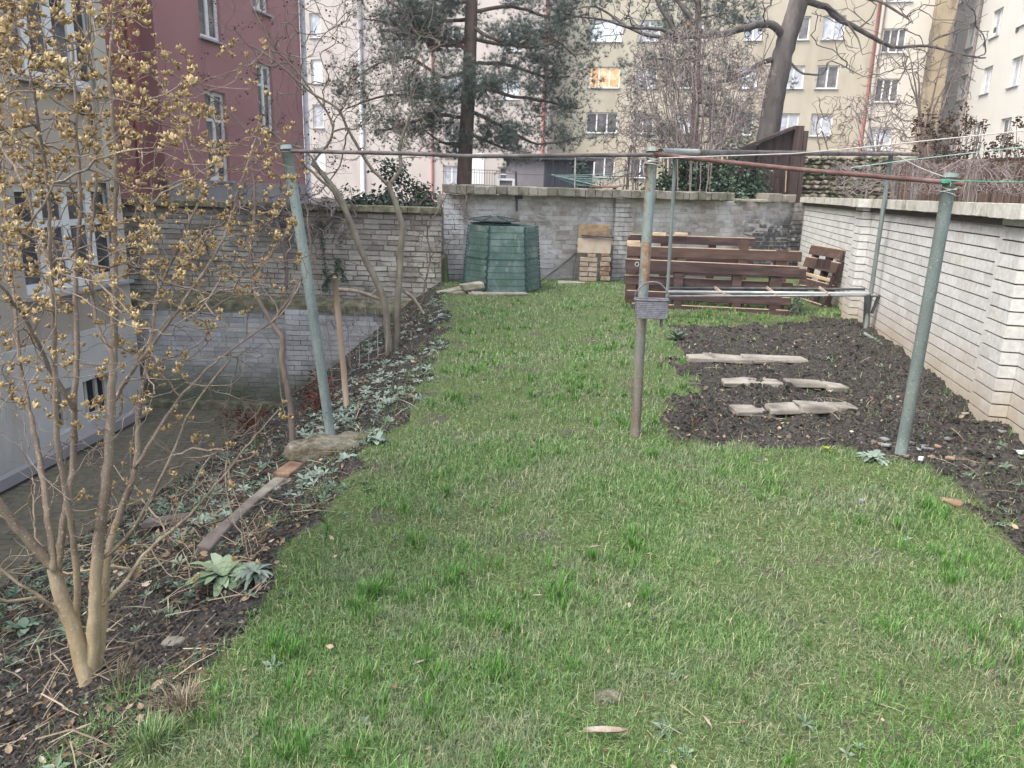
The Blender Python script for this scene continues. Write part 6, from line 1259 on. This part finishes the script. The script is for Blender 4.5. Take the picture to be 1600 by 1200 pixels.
def headbush(label, x0, x1, y, seed):
    P_ = []; T_ = []
    for k in range(26):
        xa = rng.uniform(x0, x1); yy = y + rng.normal(0, .3); a = dp(xa, 300, yy); a[2] = .4; xb = xa + rng.normal(4, 10); P_.append(([a, dp(xa, 270, yy), dp((xa + xb) / 2, 235, yy), dp(xb, rng.uniform(180, 230), yy)], .008, .004))
    xm = (x0 + x1) / 2
    while len(T_) < 75:
        px, py = rng.uniform(x0 - 12, x1 + 12), rng.uniform(165, 258)
        if py > 165 + abs(px - xm) * .75 + 8 * math.sin(px): T_.append(dp(px, py, y + rng.normal(0, .3)))
    o, _ = tree('seed_head_bush', label, 'bush', P_, T_, 'twig', .003, .35, .12, .1, .3, .6); T_ = A(T_); n = 8; P = np.repeat(T_, n, 0) + rng.normal(0, .028, (len(T_) * n, 3))
    put('flower_heads', scatter_mesh('flower_heads', leafv * A([1, 1, 3]), leaff, P, rng.uniform(.035, .065, len(P)), dirs=rng.normal(0, 1, P.shape)), 'darkhead', o)['kind'] = 'stuff'
headbush('bush with dark dried flower heads left of the gap in front of the ivory block', 1478, 1535, 13.2, 1)
headbush('bush with dark dried flower heads at the right picture edge', 1560, 1640, 12.2, 2)
headbush('low bush with few dark dried flower heads at the foot of the buff shaft', 1440, 1470, 14.2, 3)
# wall ivy and slim stems on the ledge
for (px, py, h_, w_) in ((512, 430, .55, .1), (535, 425, .35, .06), (498, 452, .35, .28)):
    pass
c = dp(512, 455, YL - .12); m_ = []; 
for (xa, ya, xb, yb2) in ((512, 455, 500, 345), (520, 440, 528, 405), (528, 405, 540, 440), (505, 452, 516, 430)):
    for t_ in np.linspace(0, 1, 60): m_.append(dp(xa + (xb - xa) * t_ + rng.normal(0, 2.2), ya + (yb2 - ya) * t_ + rng.normal(0, 2.2), YL - .05 - rng.random() * .06))
ro = thing('wall_ivy', 'strands of ivy climbing the weathered wall behind the bare stake', 'ivy', c); put('foliage', scatter_mesh('foliage', leafv, leaff, A(m_), rng.uniform(.03, .07, len(m_)), dirs=rng.normal(0, .4, (len(m_), 3)) + A([0, -1, .2])), 'ivy', ro)
m = MB(); m.tube([dp(512, 455, YL - .04), dp(506, 400, YL - .03), dp(500, 345, YL - .03)], .008, 5); build('stem', m, 'twig', ro)
# ------------------------------------------------------------------ light
w_ = bpy.data.worlds.new('World'); SC.world = w_; w_.use_nodes = True
nt = w_.node_tree; bg = nt.nodes['Background']; sky = nt.nodes.new('ShaderNodeTexSky'); sky.sky_type = 'NISHITA'; sky.sun_disc = False
SEL, SRO = math.radians(55), math.radians(238)
sky.sun_elevation = SEL; sky.sun_rotation = SRO; sky.air_density = 1.6; sky.dust_density = 3.5; sky.ozone_density = 1.0
hs = nt.nodes.new('ShaderNodeHueSaturation'); hs.inputs['Saturation'].default_value = .55; nt.links.new(sky.outputs[0], hs.inputs['Color']); nt.links.new(hs.outputs[0], bg.inputs['Color']); bg.inputs['Strength'].default_value = .15
sd = bpy.data.lights.new('sun', 'SUN'); sd.energy = 1.0; sd.angle = math.radians(22); sd.color = (1., .98, .95)
so = bpy.data.objects.new('sun', sd); COL.objects.link(so)
dv = Vector((math.sin(SRO) * math.cos(SEL), math.cos(SRO) * math.cos(SEL), math.sin(SEL))); so.rotation_euler = dv.to_track_quat('Z', 'Y').to_euler(); so.location = (0, 0, 20)
SC.view_settings.view_transform = 'Standard'; SC.view_settings.look = 'None'; SC.view_settings.exposure = 1.55; SC.view_settings.gamma = 1
SC.cycles.max_bounces = 5; SC.cycles.diffuse_bounces = 3; SC.cycles.glossy_bounces = 2; SC.cycles.use_adaptive_sampling = True
SC.render.film_transparent = False

hb_ = MB(); hb_.box((15, 65, 11.3), (222, 202, 29.4))
hm = bpy.data.materials.new('haze'); hm.use_nodes = True; hn = hm.node_tree; hn.nodes.clear(); ho = hn.nodes.new('ShaderNodeOutputMaterial'); hv = hn.nodes.new('ShaderNodeVolumePrincipled')
hv.inputs['Color'].default_value = (.93, .95, 1, 1); hv.inputs['Density'].default_value = .0014; hv.inputs['Anisotropy'].default_value = .2; hn.links.new(hv.outputs[0], ho.inputs['Volume'])
tag(build('haze', hb_, hm), kind='stuff')
